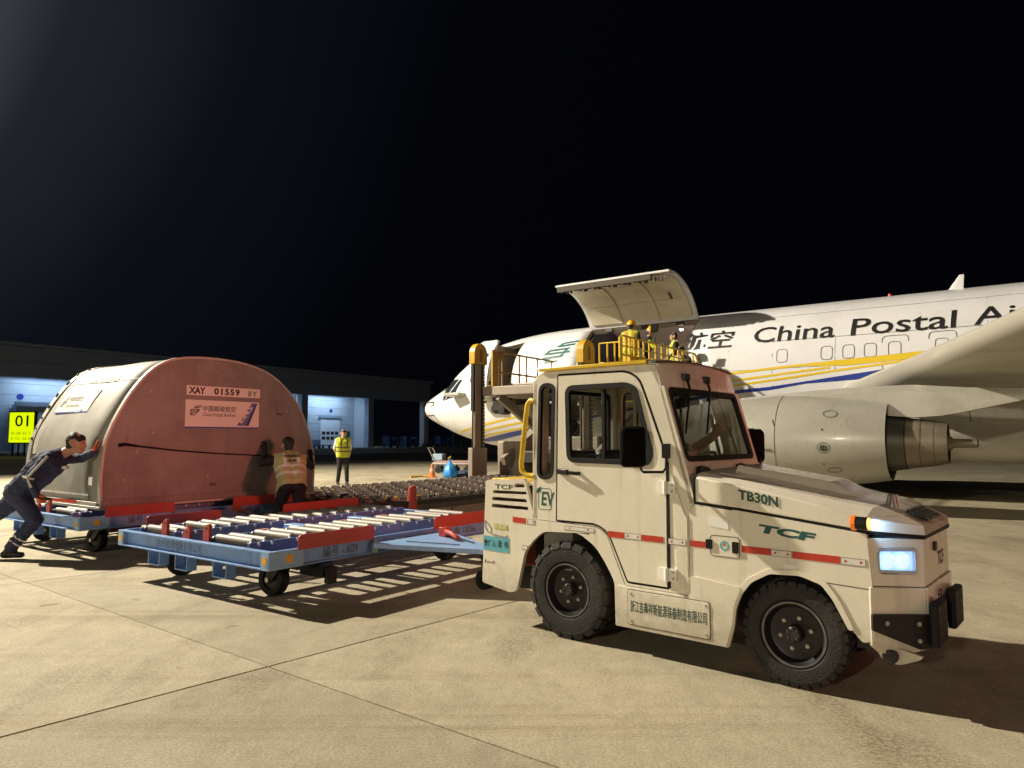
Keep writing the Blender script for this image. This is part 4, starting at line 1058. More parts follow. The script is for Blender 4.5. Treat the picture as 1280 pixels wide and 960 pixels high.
# roller field of the deck: troughs with small castor rollers
for k, x in enumerate(np.linspace(L0 + .25, L1 - .25, 9)):
    MB().box(x - .07, x + .07, -13.1, -5.4, .500, .512).build('trough', M('trough_steel', (0.15, 0.125, 0.115), .45, .5, .25, 5), ld)
rb = MB(); rng = random.Random(3)
for k, x in enumerate(np.linspace(L0 + .25, L1 - .25, 9)):
    for j in range(30):
        y = -13.0 + j * .255; a_ = R(35 if (k + j) % 2 else -35)
        d = Vector((math.cos(a_), math.sin(a_), 0)) * .062; c_ = Vector((x, y, .535))
        rb.cyl(c_ - d, c_ + d, .034, n=8)
        rb.box(x - .075, x - .06, y - .05, y + .05, .512, .555); rb.box(x + .06, x + .075, y - .05, y + .05, .512, .555)
ro = rb.build('castor_rollers', M('castor_steel', (0.34, 0.29, 0.26), .35, .7, .3, 8), ld, smooth=40); ro['kind'] = 'stuff'
for x in (L0 + .55, L1 - .62):
    MB().box(x - .03, x + .03, -13.0, -6.0, .512, .52).build('yellow_line', yellow, ld)
mb = MB(); mb.box(L0 + .3, L1 - .1, -13.34, -13.2, .40, .47); mb.build('rear_lip', black_mt, ld, 0.01)
# the stop cone at the deck corner (red upright roller guide)
mb = MB(); mb.lathe([(.30, .09), (.44, .085), (.72, .055), (.74, .03), (.74, .001)], (L1 + .02, -12.35, 0), (0, 0, 1), 14); mb.build('red_guide_post', red_paint, ld)
# chassis, wheels, cabinets
for x0, x1, y0, y1, z0, z1, nm, mt in ((L0 + .3, L1 - .3, -5.1, -2.4, .45, .85, 'chassis', tan_paint), (L0 + .05, L0 + .85, -5.9, -5.25, .35, 1.38, 'cabinet', tan_paint), (L0 + .8, L1 - .3, -6.0, -5.0, .85, 1.15, 'hydraulic_box', dark_metal), (L0 - .1, L0 + .4, -4.6, -3.4, .5, 1.7, 'engine_cover', tan_paint), (9.0, 10.5, -5.6, -4.6, 1.15, 1.5, 'tank', tan_paint)):
    MB().box(x0, x1, y0, y1, z0, z1).build(nm, mt, ld, 0.03)
for x in (L0 + .25, L1 - .25):
    for y in (-3.0, -4.6):
        w = bpy.data.objects.new('wheel', None); COL.objects.link(w); w.parent = ld; w.location = (x, y, .42)
        MB().lathe([(-.14, .24), (-.14, .38), (-.1, .42), (.1, .42), (.14, .38), (.14, .24)], (0, 0, 0), (1, 0, 0), 24).build('tyre', tyre_m, w)
        MB().lathe([(-.10, .02), (-.10, .24), (.10, .24), (.10, .02)], (0, 0, 0), (1, 0, 0), 16).build('rim', tan_paint, w)
# scissor legs under the raised platform
for x in (L0 + .45, L1 - .45):
    for (y0, z0, y1, z1) in ((-6.3, .9, -2.9, 2.5), (-2.9, .9, -6.3, 2.5)):
        MB().bar((x + (.08 if y0 < y1 else -.08), y0, z0), (x + (.08 if y0 < y1 else -.08), y1, z1), .12, .22).build('scissor_arm', tan_paint, ld, 0.01)
MB().cyl((9.4, -5.4, .9), (9.4, -3.6, 2.5), .09).build('lift_cylinder', steel, ld)
MB().cyl((L0 + .2, -3.6, 1.75), (L0 + .2, -2.6, 1.75), .28).build('drum', dark_metal, ld)
# raised platform
mb = MB(); mb.box(L0 - .05, L1 + .05, -6.4, -2.05, 2.50, 2.72); mb.build('platform', tan_paint, ld, 0.02)
mb = MB(); mb.box(L0 + .2, L1 - .2, -6.3, -2.1, 2.721, 2.735); mb.build('platform_deck', deck_m, ld)
for j in range(14):
    MB().cyl((L0 + .5, -6.1 + j * .29, 2.765), (L1 - .5, -6.1 + j * .29, 2.765), .032, n=10).build('roller', roller_m, ld)
mb = MB(); mb.box(6.75, L0 - .06, -5.1, -2.2, 2.56, 2.66); mb.build('catwalk', tan_paint, ld, 0.01)
mb = MB(); mb.box(6.95, 7.30, -5.0, -4.6, 2.18, 2.55); mb.cyl((7.0, -4.95, 2.25), (7.0, -4.75, 2.25), .14); mb.cyl((7.25, -5.02, 2.2), (7.25, -4.7, 2.2), .12); mb.build('hose_reel', black_mt, ld, 0.01)
mb = MB(); mb.box(6.85, 7.25, -4.5, -2.6, 2.15, 2.55); mb.build('catwalk_arm', tan_paint, ld, 0.03)
mb = MB(); mb.box(7.3, 8.2, -4.4, -2.4, 1.95, 2.4); mb.build('bridge_drive', tan_paint, ld, 0.06)
mb = MB(); mb.box(L1 + .06, L1 + .55, -6.4, -2.1, 2.60, 2.68); mb.build('catwalk', tan_paint, ld, 0.01)
# guard rails
def rail(pts, mat, nm='guard_rail', r=.024):
    return MB().tube(pts, r, 8).build(nm, mat, ld)
rail_shaded = M('rail_brown', (0.30, 0.15, 0.035), .5, 0, .15, 5)  # left rails painted brown to carry the shade over that catwalk
for z in (3.76, 3.22): rail([(7.2, -5.06, z), (7.2, -2.35, z - .02)], rail_shaded)
for y in (-4.9, -4.1, -3.75, -3.2, -2.45): rail([(7.2, y, 2.66), (7.2, y, 3.76)], rail_shaded, 'rail_post')
mb = MB(); mb.box(7.13, 7.19, -5.3, -5.06, 2.55, 3.80); mb.box(7.13, 7.19, -5.06, -4.8, 3.55, 3.80); mb.build('rail_panel', M('ochre_paint', (0.40, 0.24, 0.02), .5, 0, .12, 3), ld, 0.01)
mb = MB(); mb.plate([[(-2.75, 3.20), (-2.35, 3.20), (-2.45, 2.95), (-2.52, 2.95)]], lambda u, v, w: (7.18 + w, u, v), .03); mb.build('rail_gusset', rail_shaded, ld)
for z in (3.70, 3.28): rail([(L1 + .45, -6.3, z), (L1 + .45, -4.9, z), (L1 + .5, -2.2, z - .02)], yellow)
for y in (-6.3, -6.1, -5.9, -5.68, -5.45, -5.2, -4.9, -4.55, -4.2, -3.85, -3.5, -3.2, -2.9, -2.55, -2.2): rail([(L1 + .45, y, 2.68), (L1 + .45, y, 3.70)], yellow, 'rail_post')
for z in (3.0, 3.48): rail([(L1 + .45, -6.3, z), (L1 + .45, -4.9, z), (L1 + .5, -2.2, z)], yellow, 'mid_rail', .016)
for y in (-5.6, -4.4): MB().box(L1 + .12, L1 + .40, y - .18, y + .18, 2.69, 3.35).build('machinery_box', yellow, ld, .03)
for z in (3.12, 3.56): rail([(L1 + .45, -6.3, z), (L1 - .1, -6.3, z)], yellow, 'mid_rail', .016)
for x in (L1 - .1, L1 + .1, L1 + .28): rail([(x, -6.3, 2.72), (x, -6.3, 3.56)], yellow, 'rail_post', .02)
mb = MB(); mb.box(L1 + .41, L1 + .46, -6.38, -6.26, 2.68, 3.66); mb.build('rail_panel', yellow, ld, 0.01)
rail([(L1 + .5, -2.2, 3.68), (L1 + .75, -2.0, 2.75)], yellow)
MB().box(L1 + .2, L1 + .42, -5.4, -5.0, 2.9, 3.35).build('control_box', yellow, ld, 0.02)
MB().box(L1 + .421, L1 + .43, -5.3, -5.1, 3.0, 3.2).build('control_lamp', M('green_lamp', (0.05, .5, .4), .4, emit=(.05, .8, .6), estr=1.2), ld)
MB().box(10.64, 10.84, -2.95, -2.9, 4.25, 4.47).build('monitor', M('screen_black', (.003, .003, .003), .6, spec=.1), ld, 0.01); MB().cyl((10.75, -2.92, 2.7), (10.75, -2.92, 4.1), .02).build('monitor_post', black_mt, ld)
# masts with chains and yellow caps
def mast(x, y, top, basez):
    m_ = bpy.data.objects.new('mast', None); COL.objects.link(m_); m_.parent = ld; m_.location = (x, y, 0)
    MB().box(-.07, .07, -.30, .28, 0, basez).build('pedestal', tan_paint, m_, 0.015)
    MB().box(-.06, .06, -.17, .17, basez, top - .35).build('column', M('mast_paint', (0.30, 0.245, 0.19), .5, 0, .1, 2, .02, 8, (0.12, .09, .07), .5, 2), m_, 0.01)
    c_ = MB(); c_.box(-.04, .04, -.24, -.18, basez + .9, top - .3); c_.build('chain', black_mt, m_); 
    MB().cyl((0, -.21, basez), (0, -.21, basez + .9), .02).build('rod', black_mt, m_)
    ch_ = MB(); k = 0; z = basez
    while z < top - .4: ch_.box(-.04, .04, .172, .225, z, z + .035); ch_.box(-.015, .015, .18, .22, z + .035, z + .06); z += .06
    ch_.build('roller_chain', black_print, m_)
    MB().box(.0605, .068, .035, .165, basez, top - .40).build('chain_guide', black_print, m_)
    lk = MB(); zz = basez + .05
    while zz < top - .5: lk.box(.0681, .072, .115, .155, zz, zz + .035); zz += .085
    lk.build('chain_links', white_label, m_)['kind'] = 'stuff'
    prof = [(-.25, top - .52), (.25, top - .52), (.25, top - .25)] + [(.25 * math.cos(a), top - .25 + .25 * math.sin(a)) for a in np.linspace(0.2, math.pi - .2, 10)] + [(-.25, top - .25)]
    MB().plate([prof], lambda u, v, w: (-.09 + w, u, v), .18).build('cap', M('cap_ochre', (0.52, 0.30, 0.012), .42, 0, .08, 4), m_, 0.015)
    MB().box(.0901, .096, -.05, .05, top - .45, top - .15).build('cap_slot', M('cap_shade', (0.25, .13, .01), .6), m_)
mast(7.6, -6.43, 3.80, 1.22); mast(11.1 - .25, -6.74, 3.60, 1.22)

# ================================================================ DOLLIES
def make_dolly(label, s_c, q_c, number, towtext):
    d = thing('container_dolly', label, 'dolly', SQ(s_c, q_c), AC_RZ, 'blue roller dollies coupled in a train')
    X, Y = 1.28, 1.66; z0, z1 = .345, .50
    # near and far end beams are channels: web with two flanges
    for sy in (-1, 1):
        y = sy * Y; mb = MB()
        mb.box(-X, X, y - .012 if sy < 0 else y - .05, y + .05 if sy < 0 else y + .012, z1 - .014, z1 + .0005)
        mb.box(-X, X, y - .012 if sy < 0 else y - .05, y + .05 if sy < 0 else y + .012, z0, z0 + .014)
        mb.box(-X + .1, X - .1, y + (.035 if sy < 0 else -.045), y + (.045 if sy < 0 else -.035), z0 + .0142, z1 - .0142)
        mb.build('end_beam', blue_paint, d, 0.002)
        for sx in (-1, 1):
            mb = MB(); mb.box(sx * X - (.10 if sx > 0 else 0), sx * X + (0 if sx > 0 else .10), y - (.013 if sy < 0 else .04), y + (.04 if sy < 0 else .013), z0 + .001, z1 - .001); cp = mb.build('corner_plate', M('corner_blue', (0.26, 0.42, 0.68), .45, 0, .08, 4), d)
            mb = MB(); mb.cyl((sx * (X - .05), y + sy * .0135, .425), (sx * (X - .05), y + sy * .018, .425), .033, n=18); mb.build('reflector', yellow_dot, cp)
    for sx in (-1, 1):
        x = sx * X; mb = MB()
        mb.box(x - .03 if sx > 0 else x, x if sx > 0 else x + .03, -Y + .051, Y - .051, z1 - .012, z1 + .001)
        mb.box(x - .05 if sx > 0 else x, x if sx > 0 else x + .05, -Y + .051, Y - .051, z0, z0 + .012)
        mb.box(x - sx * .030 - .005, x - sx * .030 + .005, -Y + .051, Y - .051, z0 + .0125, z1 - .0125)
        mb.build('side_beam', blue_paint, d, 0.002)
        mb = MB(); mb.box(x - .001 if sx > 0 else x - .012, x + .012 if sx > 0 else x + .001, -Y - .01, -Y + .34, z0 + .001, z1 - .001); cp = mb.build('corner_plate', MATS['corner_blue'], d, 0.002)
        mb = MB(); mb.cyl((x + sx * .012, -Y + .19, .425), (x + sx * .017, -Y + .19, .425), .037, n=18); mb.build('reflector', yellow_dot, cp)
        # red side guards
        for (y0, y1) in ((-Y + .28, -.50), (.36, Y - .04)):
            pl = rounded(rect(y0, y1, .485, .615), [0.01, .01, .04, .04], 4)
            mb = MB(); mb.plate([pl], lambda u, v, w: (x + sx * (.006 + w) if sx > 0 else x - .018 + w, u, v), .012); mb.build('side_guard', red_paint, d, 0.002)
    # longitudinal carriers, roller beds
    for x in (-1.02, -.38, .225, .865):
        mb = MB(); mb.box(x - .022, x + .022, -1.58, 1.58, .39, .532); mb.build('roller_rail', blue_dark, d, 0.004)
    mb = MB(); mb.box(-1.22, 1.22, -1.45, -1.37, .36, .44); mb.box(-1.22, 1.22, 1.37, 1.45, .36, .44); mb.box(-1.22, 1.22, -.05, .05, .355, .42); mb.box(-.12, -.04, -1.6, 1.6, .34, .385); mb.build('cross_frame', blue_dark, d, 0.004)
    mb = MB(); mb.box(.92, 1.22, -1.6, -1.0, .415, .425); mb.build('walk_strip', blue_dark, d)
    rm = MB().lathe([(-.278, .001), (-.278, .031), (-.272, .037), (.272, .037), (.278, .031), (.278, .001)], (0, 0, 0), (1, 0, 0), 16).mesh('roller', roller_m, 40)
    ear = MB(); ear.plate([rounded([(-.10, -.07), (.10, -.07), (.045, .05), (-.045, .05)], .03, 3)], lambda u, v, w: (w - .008, u, v), .016); ear_me = ear.mesh('bracket', blue_dark)
    bolt = MB(); bolt.cyl((-.012, 0, 0), (.012, 0, 0), .016, n=8); bolt_me = bolt.mesh('bolt', bolt_m)
    for y in (-1.50, -1.365, -1.09, -.91, -.69, -.49, -.31, -.12, .08, .29, .51, .72, 1.02, 1.16, 1.42):
        for x in (-.70, .545):
            r_ = obj('roller', rm, d); r_.location = (x, y, .524)
            for xx in (x - .29, x + .29):
                b_ = obj('bracket', ear_me, d); b_.location = (xx, y, .495)
        for xx in (-.355, .89):
            b_ = obj('bolt', bolt_me, d); b_.location = (xx, y, .515)
    # red stop lugs on the near beam, red levers
    for x, h, wd in ((-.52, .655, .05), (-.12, .60, .06), (.22, .655, .05)):
        mb = MB(); mb.plate([rounded([(x - wd, .43), (x + wd, .43), (x + wd, h), (x + wd * .2, h), (x - wd, h - .05)], .012, 3)], lambda u, v, w: (u, -Y + .062 + w, v), .03)
        if wd > .05: mb.box(x - .03, x + .03, -Y + .0625, -Y + .10, h - .002, h + .012)
        lg = mb.build('stop_lug', red_paint, d, 0.004)
        mb = MB(); mb.cyl((x + .01, -Y + .058, h - .04), (x + .01, -Y + .064, h - .04), .010, n=8); mb.build('pin_hole', black_print, lg)
    for x, y in ((-.08, -.75), (-.05, .35), (-.08, .95)):
        mb = MB(); mb.tube([(x - .10, y - .05, .47), (x, y, .49), (x + .10, y + .04, .475)], .022, 8); mb.build('lever', M('lever_salmon', (0.50, 0.14, 0.10), .5), d)
    for y in (-.35, .55):
        mb = MB(); mb.box(-.22, .08, y - .07, y + .07, .40, .515); mb.build('lock_block', blue_paint, d, 0.01)
    # fork pockets under the near beam
    for x in (-.62, -.12, .52):
        mb = MB()
        for (a_, b_, c_, e_) in ((x - .11, x - .095, .20, .345), (x + .095, x + .11, .20, .345), (x - .0945, x + .0945, .20, .214)): mb.box(a_, b_, -Y + .02, -Y + .12, c_, e_)
        mb.build('fork_pocket', blue_paint, d, 0.002)
    # castors: a fork with a solid tyre at each corner
    for (x, y, rz) in ((.75, -1.20, 10), (-.90, -1.15, 62), (.75, 1.20, 20), (-.90, 1.20, -15)):
        c_ = bpy.data.objects.new('castor', None); COL.objects.link(c_); c_.parent = d; c_.location = (x, y, 0); c_.rotation_euler = (0, 0, R(rz))
        r_ = .155
        MB().lathe([(-.055, .09), (-.055, r_ - .015), (-.035, r_), (.035, r_), (.055, r_ - .015), (.055, .09)], (-.03, 0, r_), (0, 1, 0), 28).build('tyre', rubber, c_, smooth=35)
        MB().lathe([(-.03, .01), (-.03, .09), (.03, .09), (.03, .01)], (-.03, 0, r_), (0, 1, 0), 18).build('hub', dark_metal, c_)
        mb = MB(); mb.bar((.10, -.075, .30), (-.05, -.075, r_ - .02), .014, .075); mb.bar((.10, .075, .30), (-.05, .075, r_ - .02), .014, .075); mb.box(-.06, .20, -.085, .085, .285, .345); mb.build('fork', black_mt, c_, 0.004)
        mb = MB(); mb.cyl((-.03, -.095, r_), (-.03, .095, r_), .022, n=10); mb.build('axle_nut', bolt_m, c_)
    mb = MB(); mb.box(.82, 1.15, -1.0, -.86, .17, .30); mb.box(1.15, 1.22, -.98, -.88, .12, .27); mb.box(.95, 1.05, -1.2, -.8, .26, .34); mb.build('brake_linkage', black_mt, d, 0.01)
    mb = MB(); mb.bar((-1.28, 0, .30), (-1.55, 0, .28), .06, .05); mb.box(-1.60, -1.52, -.06, .06, .22, .36); mb.build('rear_hitch', black_mt, d, 0.01)
    # tow bar: a folded plate A frame hinged at the side
    tb = bpy.data.objects.new('tow_bar', None); COL.objects.link(tb); tb.parent = d; tb.location = (X, 0, .42)
    pts = [(0.02, -.52), (.06, -.55), (.98, -.10), (1.30, -.07), (1.30, .07), (.98, .10), (.06, .55), (.02, .52)]
    hole = [(.10, -.38), (.60, -.14), (.60, .02), (.10, .02)]
    mb = MB(); mb.plate([pts], lambda u, v, w: (u, v, w - .015 - u * .03), .05); mb.build('plate', M('tow_bar_blue', (0.22, 0.37, 0.64), .45, 0, .08, 4, .02, 20, (.15, .15, .15), .4, 3), tb, 0.006)
    mb = MB(); mb.bar((.25, -.30, .038), (.75, -.09, .022), .012, .006); mb.bar((.25, .30, .038), (.78, .09, .022), .012, .006); mb.build('groove', black_print, tb)
    mb = MB(); mb.tube([(.30, .22, .04), (.34, .18, .09), (.46, .12, .085), (.56, .10, .05)], .026, 8); mb.box(.22, .30, .20, .30, .03, .12); mb.build('release_lever', red_paint, tb, 0.005)
    for y in (-.50, .50):
        mb = MB(); mb.plate([rounded([(-.13, -.07), (.05, -.07), (.075, 0), (.05, .06), (-.13, .08)], .04, 4)], lambda u, v, w: (u, y + w, v), .016); mb.build('hinge_plate', M('hinge_grey', (.28, .30, .32), .45, .3), tb, 0.003)
        mb = MB(); mb.cyl((.01, y - .02, 0), (.01, y + .04, 0), .022, n=10); mb.build('hinge_pin', bolt_m, tb)
    mb = MB(); mb.lathe([(0, .045), (.03, .045), (.03, .075), (0, .075)], (1.38, 0, -.09), (0, 0, 1), 16, closed=True); mb.bar((1.2, 0, -.05), (1.34, 0, -.075), .08, .035); mb.build('tow_eye', MATS['tow_bar_blue'], tb, 0.004)
    mb = MB(); mb.lathe([(-.05, .03), (-.05, .09), (.05, .09), (.05, .03)], (.98, .02, -.29), (0, 1, 0), 18); mb.bar((.96, 0, -.06), (.98, .02, -.28), .05, .03); mb.build('support_wheel', rubber, tb)
    # lettering
    put_text(number, .41, .098, black_print, d, frame_fn((X - .0245, -Y + .58, .378), (0, 1, 0), (0, 0, 1)), bold=.004)
    put_text(towtext, .78, .082, M('faint_print', (0.035, .06, .12), .5), d, frame_fn((-.58, -Y + .034, .385), (1, 0, 0), (0, 0, 1)))
    put_text('自重 1036', .48, .085, black_print, d, frame_fn((X - .0245, .62, .382), (0, 1, 0), (0, 0, 1)))
    return d
make_dolly('empty blue roller dolly numbered 609 between container and tractor', 12.17, 14.86, '编号 - 609', '台州机场地服有限公司')
make_dolly('blue dolly numbered 623 carrying the big rounded container', 8.12, 14.62, '编号 - 623', '台州机场地服有限公司')

# ================================================================ CONTAINER
uld = thing('air_cargo_container', 'rounded aluminium air cargo container with reddish face marked XAY 01559', 'container', SQ(9.19, 14.33, .575), AC_RZ)
# local x from the reddish face (0) back to -2.24, y away from the camera, z from its base
prof_qz = [(15.95, .60), (15.965, .93), (15.94, 1.33), (15.87, 1.58), (15.77, 1.80), (15.63, 2.05), (15.43, 2.31), (15.22, 2.47), (14.94, 2.56), (14.46, 2.59), (13.94, 2.545), (13.52, 2.41), (13.21, 2.18), (12.98, 1.91), (12.81, 1.55), (12.71, 1.23), (12.69, .93), (12.70, .60)]
def smooth_poly(p, k=3):
    out = []
    for i in range(len(p) - 1):
        p0 = Vector(p[max(0, i - 1)]); p1 = Vector(p[i]); p2 = Vector(p[i + 1]); p3 = Vector(p[min(len(p) - 1, i + 2)])
        for j in range(k):
            t = j / k; q = .5 * ((2 * p1) + (p2 - p0) * t + (2 * p0 - 5 * p1 + 4 * p2 - p3) * t * t + (3 * p1 - p0 - 3 * p2 + p3) * t ** 3); out.append((q.x, q.y))
    return out + [p[-1]]
UP = [(-(a - 14.33), b - .575) for a, b in smooth_poly(prof_qz)]        # (y, z)
def up_at(i, off):      # outline point i pushed out by off
    a = Vector(UP[max(0, i - 1)]); b = Vector(UP[min(len(UP) - 1, i + 1)]); t = (b - a).normalized(); nrm = Vector((-t.y, t.x))
    p = Vector(UP[i]) + nrm * off; return p
mb = MB(); mb.plate([UP], lambda u, v, w: (-.012 + w, u, v), .012); face = mb.build('front_panel', alu_face, uld, smooth=0)
mb = MB(); mb.plate([UP], lambda u, v, w: (-2.24 + w, u, v), .012); mb.build('back_panel', alu, uld, smooth=0)
mb = MB()
xs = [-.013, -.5, -1.0, -1.5, -1.98, -2.22]
A_ = []; 
for x in xs:
    for i in range(len(UP)): p = up_at(i, 0.004 + .006 * math.sin(x * 4 + i * .5)); A_.append((x, p.x, p.y))
w = len(UP); mb.add(A_, [(i * w + j, i * w + j + 1, (i + 1) * w + j + 1, (i + 1) * w + j) for i in range(len(xs) - 1) for j in range(w - 1)])
shell = mb.build('curved_shell', alu, uld, smooth=60); so = shell.modifiers.new('t', 'SOLIDIFY'); so.thickness = .012
def rim(x0, x1, o0, o1, name, mat, i0=0, i1=None):
    mb = MB(); secs = []
    for i in range(i0, i1 if i1 else len(UP)):
        a = up_at(i, o0); b = up_at(i, o1); secs.append([(x0, a.x, a.y), (x1, a.x, a.y), (x1, b.x, b.y), (x0, b.x, b.y)])
    mb.loft(secs); return mb.build(name, mat, uld, smooth=40)
rim(-.05, .012, -.012, .016, 'front_rim', alu_edge); rim(-2.27, -2.16, .0, .02, 'back_rim', alu_edge)
for i in range(5, len(UP) - 4, 2):
    if rng.random() < .35: continue
    f = rng.uniform(.2, .8); p = up_at(i, .018); q = p.lerp(up_at(i + 1, .022), f)
    MB().bar((-2.21, p.x, p.y), (-2.21 + rng.uniform(-.02, .02), q.x, q.y), .045, .016, upv=(1, 0, 0)).build('net_hook', black_mt, uld, 0.004)
MB().box(-2.27, .03, -1.66, 1.68, -.015, .022).build('base_plate', alu_edge, uld, 0.006)
MB().box(.004, .028, -1.63, 1.63, .0225, .10).build('base_rail', alu_face, uld, 0.004)
MB().box(-2.2, -.05, -1.655, -1.640, .0225, .075).build('base_rail', alu_edge, uld, 0.004)
# rivets along the joints
rv = MB()
for i in range(2, len(UP) - 2):
    p = up_at(i, -.05); rv.lathe([(.0, .007), (.003, .005), (.004, .001)], (0.0, p.x, p.y), (1, 0, 0), 6)
for k in range(60):
    rv.lathe([(0, .006), (.003, .004), (.004, .001)], (0.0, -1.55 + k * .052, .13), (1, 0, 0), 6)
rv.build('rivets', M('rivet_metal', (.36, .32, .29), .45, .3), face, smooth=0)['kind'] = 'stuff'
for k in range(24):
    MB().box(-.30 - k * .062, -.335 - k * .062, -1.6405 - .012, -1.6405, .145, .165).build('lacing_loop', white_label, shell)
for y, z in ((-1.36, .34), (-1.05, 1.5), (-1.2, .7), (.9, .55), (.4, 1.2), (-1.0, .95), (1.1, 1.3), (-.2, .35)):
    MB().lathe([(0, .018), (.004, .014), (.005, .001)], (0, y, z), (1, 0, 0), 8).build('rivet', MATS['rivet_metal'], face)
# black cord across the face, scrapes
cd = [(.016, -(15.77 - 14.33), 1.36 - .575), (.02, -(15.70 - 14.33), 1.375 - .575), (.016, -(15.5 - 14.33), 1.345 - .575), (.016, -(15.0 - 14.33), 1.285 - .575), (.016, -(14.4 - 14.33), 1.235 - .575), (.016, -(13.9 - 14.33), 1.205 - .575), (.016, -(13.5 - 14.33), 1.18 - .575)]
MB().tube(cd, [.024, .020, .012, .010, .009, .009, .009], 8).build('cord', black_pl, uld)
sc_m = M('scrape_dark', (0.10, 0.07, 0.06), .7)
for (q0, z0, q1, z1, wd) in ((13.40, 1.83, 13.30, 1.82, .030), (14.50, .80, 14.40, .80, .035), (13.415, 1.95, 13.405, 1.80, .012)):
    a = (0.001, -(q0 - 14.33), z0 - .575); b = (0.001, -(q1 - 14.33), z1 - .575); mb = MB(); y0, y1 = a[1], b[1]
    mb.bar(a, b, .004, wd, upv=(0, .7, .7)) if abs(q0 - q1) < .03 else mb.bar(a, b, .004, wd)
    mb.build('scrape', sc_m, face)
def onface(q, z, o=.0035): return frame_fn((o, -(q - 14.33), z - .575), (0, 1, 0), (0, 0, 1))
def label_plate(q, z, w, h, mat, o=0.0, t=.003, name='label_plate', par=None):
    return MB().box(o, o + t, -(q - 14.33), -(q - 14.33) + w, z - .575, z - .575 + h).build(name, mat, par or uld)
label_plate(14.885, 2.055, 1.165, .135, white_label)
put_text('XAY', .25, .098, black_print, uld, onface(14.855, 2.074), bold=.042); put_text('01559', .41, .098, black_print, uld, onface(14.475, 2.074), bold=.042, gap=1.2)
put_text('8Y', .15, .082, black_print, uld, onface(13.925, 2.074), bold=.006, gap=1.2)
label_plate(14.895, 1.615, 1.165, .375, white_label); label_plate(14.895, 1.595, 1.165, .019, blue_print)
ef = onface(14.84, 1.76); emblem(.185, .155, lambda u, v: ef(u, v)).build('emblem', black_print, uld, smooth=0)
put_text('中国邮政航空', .52, .085, black_print, uld, onface(14.64, 1.83), bold=.012); put_text('China Postal Airlines', .52, .052, black_print, uld, onface(14.64, 1.762), bold=.008)
def fin(fn, w, h, par, mt, lt):
    mb = MB(); mb.add([fn(u * w, v * h) for u, v in ((0, 0), (.58, 0), (1, 1), (.72, 1))], [(0, 1, 2, 3)]); mb.build('fin_print', lt, par, smooth=0)
    fn2 = lambda u, v: fn(u, v) ; mb = MB()
    mb.add([fn2(u * w, v * h) for u, v in ((.44, 0), (.58, 0), (1, 1), (.93, 1))], [(0, 1, 2, 3)])
    mb.build('fin_print', mt, par, smooth=0)
ff = onface(14.10, 1.635, .0036); fin(ff, .34, .34, uld, blue_print, M('fin_violet', (.12, .12, .34), .5))
f0 = Vector((.0042, -(14.02 - 14.33), 1.665 - .575)); put_text('EMS', .30, .085, white_label, uld, frame_fn(f0, (0, .62, .78), (0, -.78, .62)), bold=.02)
# labels on the curved shell (x along the shell, arc up the side)
arc = [0]; 
for i in range(1, len(UP)): arc.append(arc[-1] + (Vector(UP[i]) - Vector(UP[i - 1])).length)
def on_shell(x0, z0, o=.016):
    i0 = next(i for i in range(len(UP)) if UP[i][1] > z0 - .575); base = arc[i0]
    def fn(u, v):
        t = base + v; i = max(1, min(len(UP) - 1, int(np.searchsorted(arc, t)))); f = (t - arc[i - 1]) / (arc[i] - arc[i - 1])
        a = up_at(i - 1, o); b = up_at(i, o); p = a.lerp(b, f); return Vector((x0 + u, p.x, p.y))
    return fn
def shell_sheet(fn, w, h, mat, name='label_plate', k=8):
    mb = MB(); mb.add([fn(w * i / 2, h * j / k) for j in range(k + 1) for i in range(3)], [(j * 3 + i, j * 3 + i + 1, (j + 1) * 3 + i + 1, (j + 1) * 3 + i) for j in range(k) for i in range(2)]); return mb.build(name, mat, shell, smooth=60)
x0 = -1.93
shell_sheet(on_shell(x0, 1.76, .014), 1.02, .38, white_label); shell_sheet(on_shell(x0, 1.742, .0142), 1.02, .02, blue_print)
es = on_shell(x0 + .06, 1.88, .017); emblem(.17, .18, es).build('emblem', black_print, shell, smooth=0)
put_text('中国邮政航空', .42, .085, black_print, shell, on_shell(x0 + .25, 1.95, .017), bold=.012); put_text('China Postal Airlines', .42, .05, black_print, shell, on_shell(x0 + .25, 1.87, .017), bold=.008)
fin(on_shell(x0 + .66, 1.775, .0165), .34, .345, shell, blue_print, blue_lite)
put_text('XAY 01559 CK', .86, .12, M('faded_print', (0.07, .06, .05), .6), shell, on_shell(-1.50, 2.22, .019), bold=.02)
shell_sheet(on_shell(-2.15, 2.185, .0145), 2.12, .012, seam_m, 'shell_joint', 1)
MB().box(-.30, -.20, -1.652, -1.640, .28, .38).build('patch', white_label, shell); MB().box(-2.05, -1.95, -1.655, -1.640, .50, .66).build('bracket', dark_metal, shell)

# ================================================================ TOW TRACTOR
tug = thing('tow_tractor', 'cream electric tow tractor with closed cab, black mirrors and lit headlight', 'tow tractor', TUG_O, TUG_RZ)
# local x forward, y to its left (away from the camera; 0 = right side skin), z up
W = 1.20
def sidefn(left, y0):
    """plate on a side plane: outline (x, z), w grows inwards"""
    return (lambda u, v, w: (u, W - y0 - w, v)) if left else (lambda u, v, w: (u, y0 + w, v))
def sides(name, loops, mat, y0=0.0, d=.04, bevel=.006, parent=None, both=True, smooth=30):
    o = []
    for left in ((False, True) if both else (False,)):
        mb = MB(); mb.plate(loops, sidefn(left, y0), d); o.append(mb.build(name, mat, parent or tug, bevel, smooth))
    return o
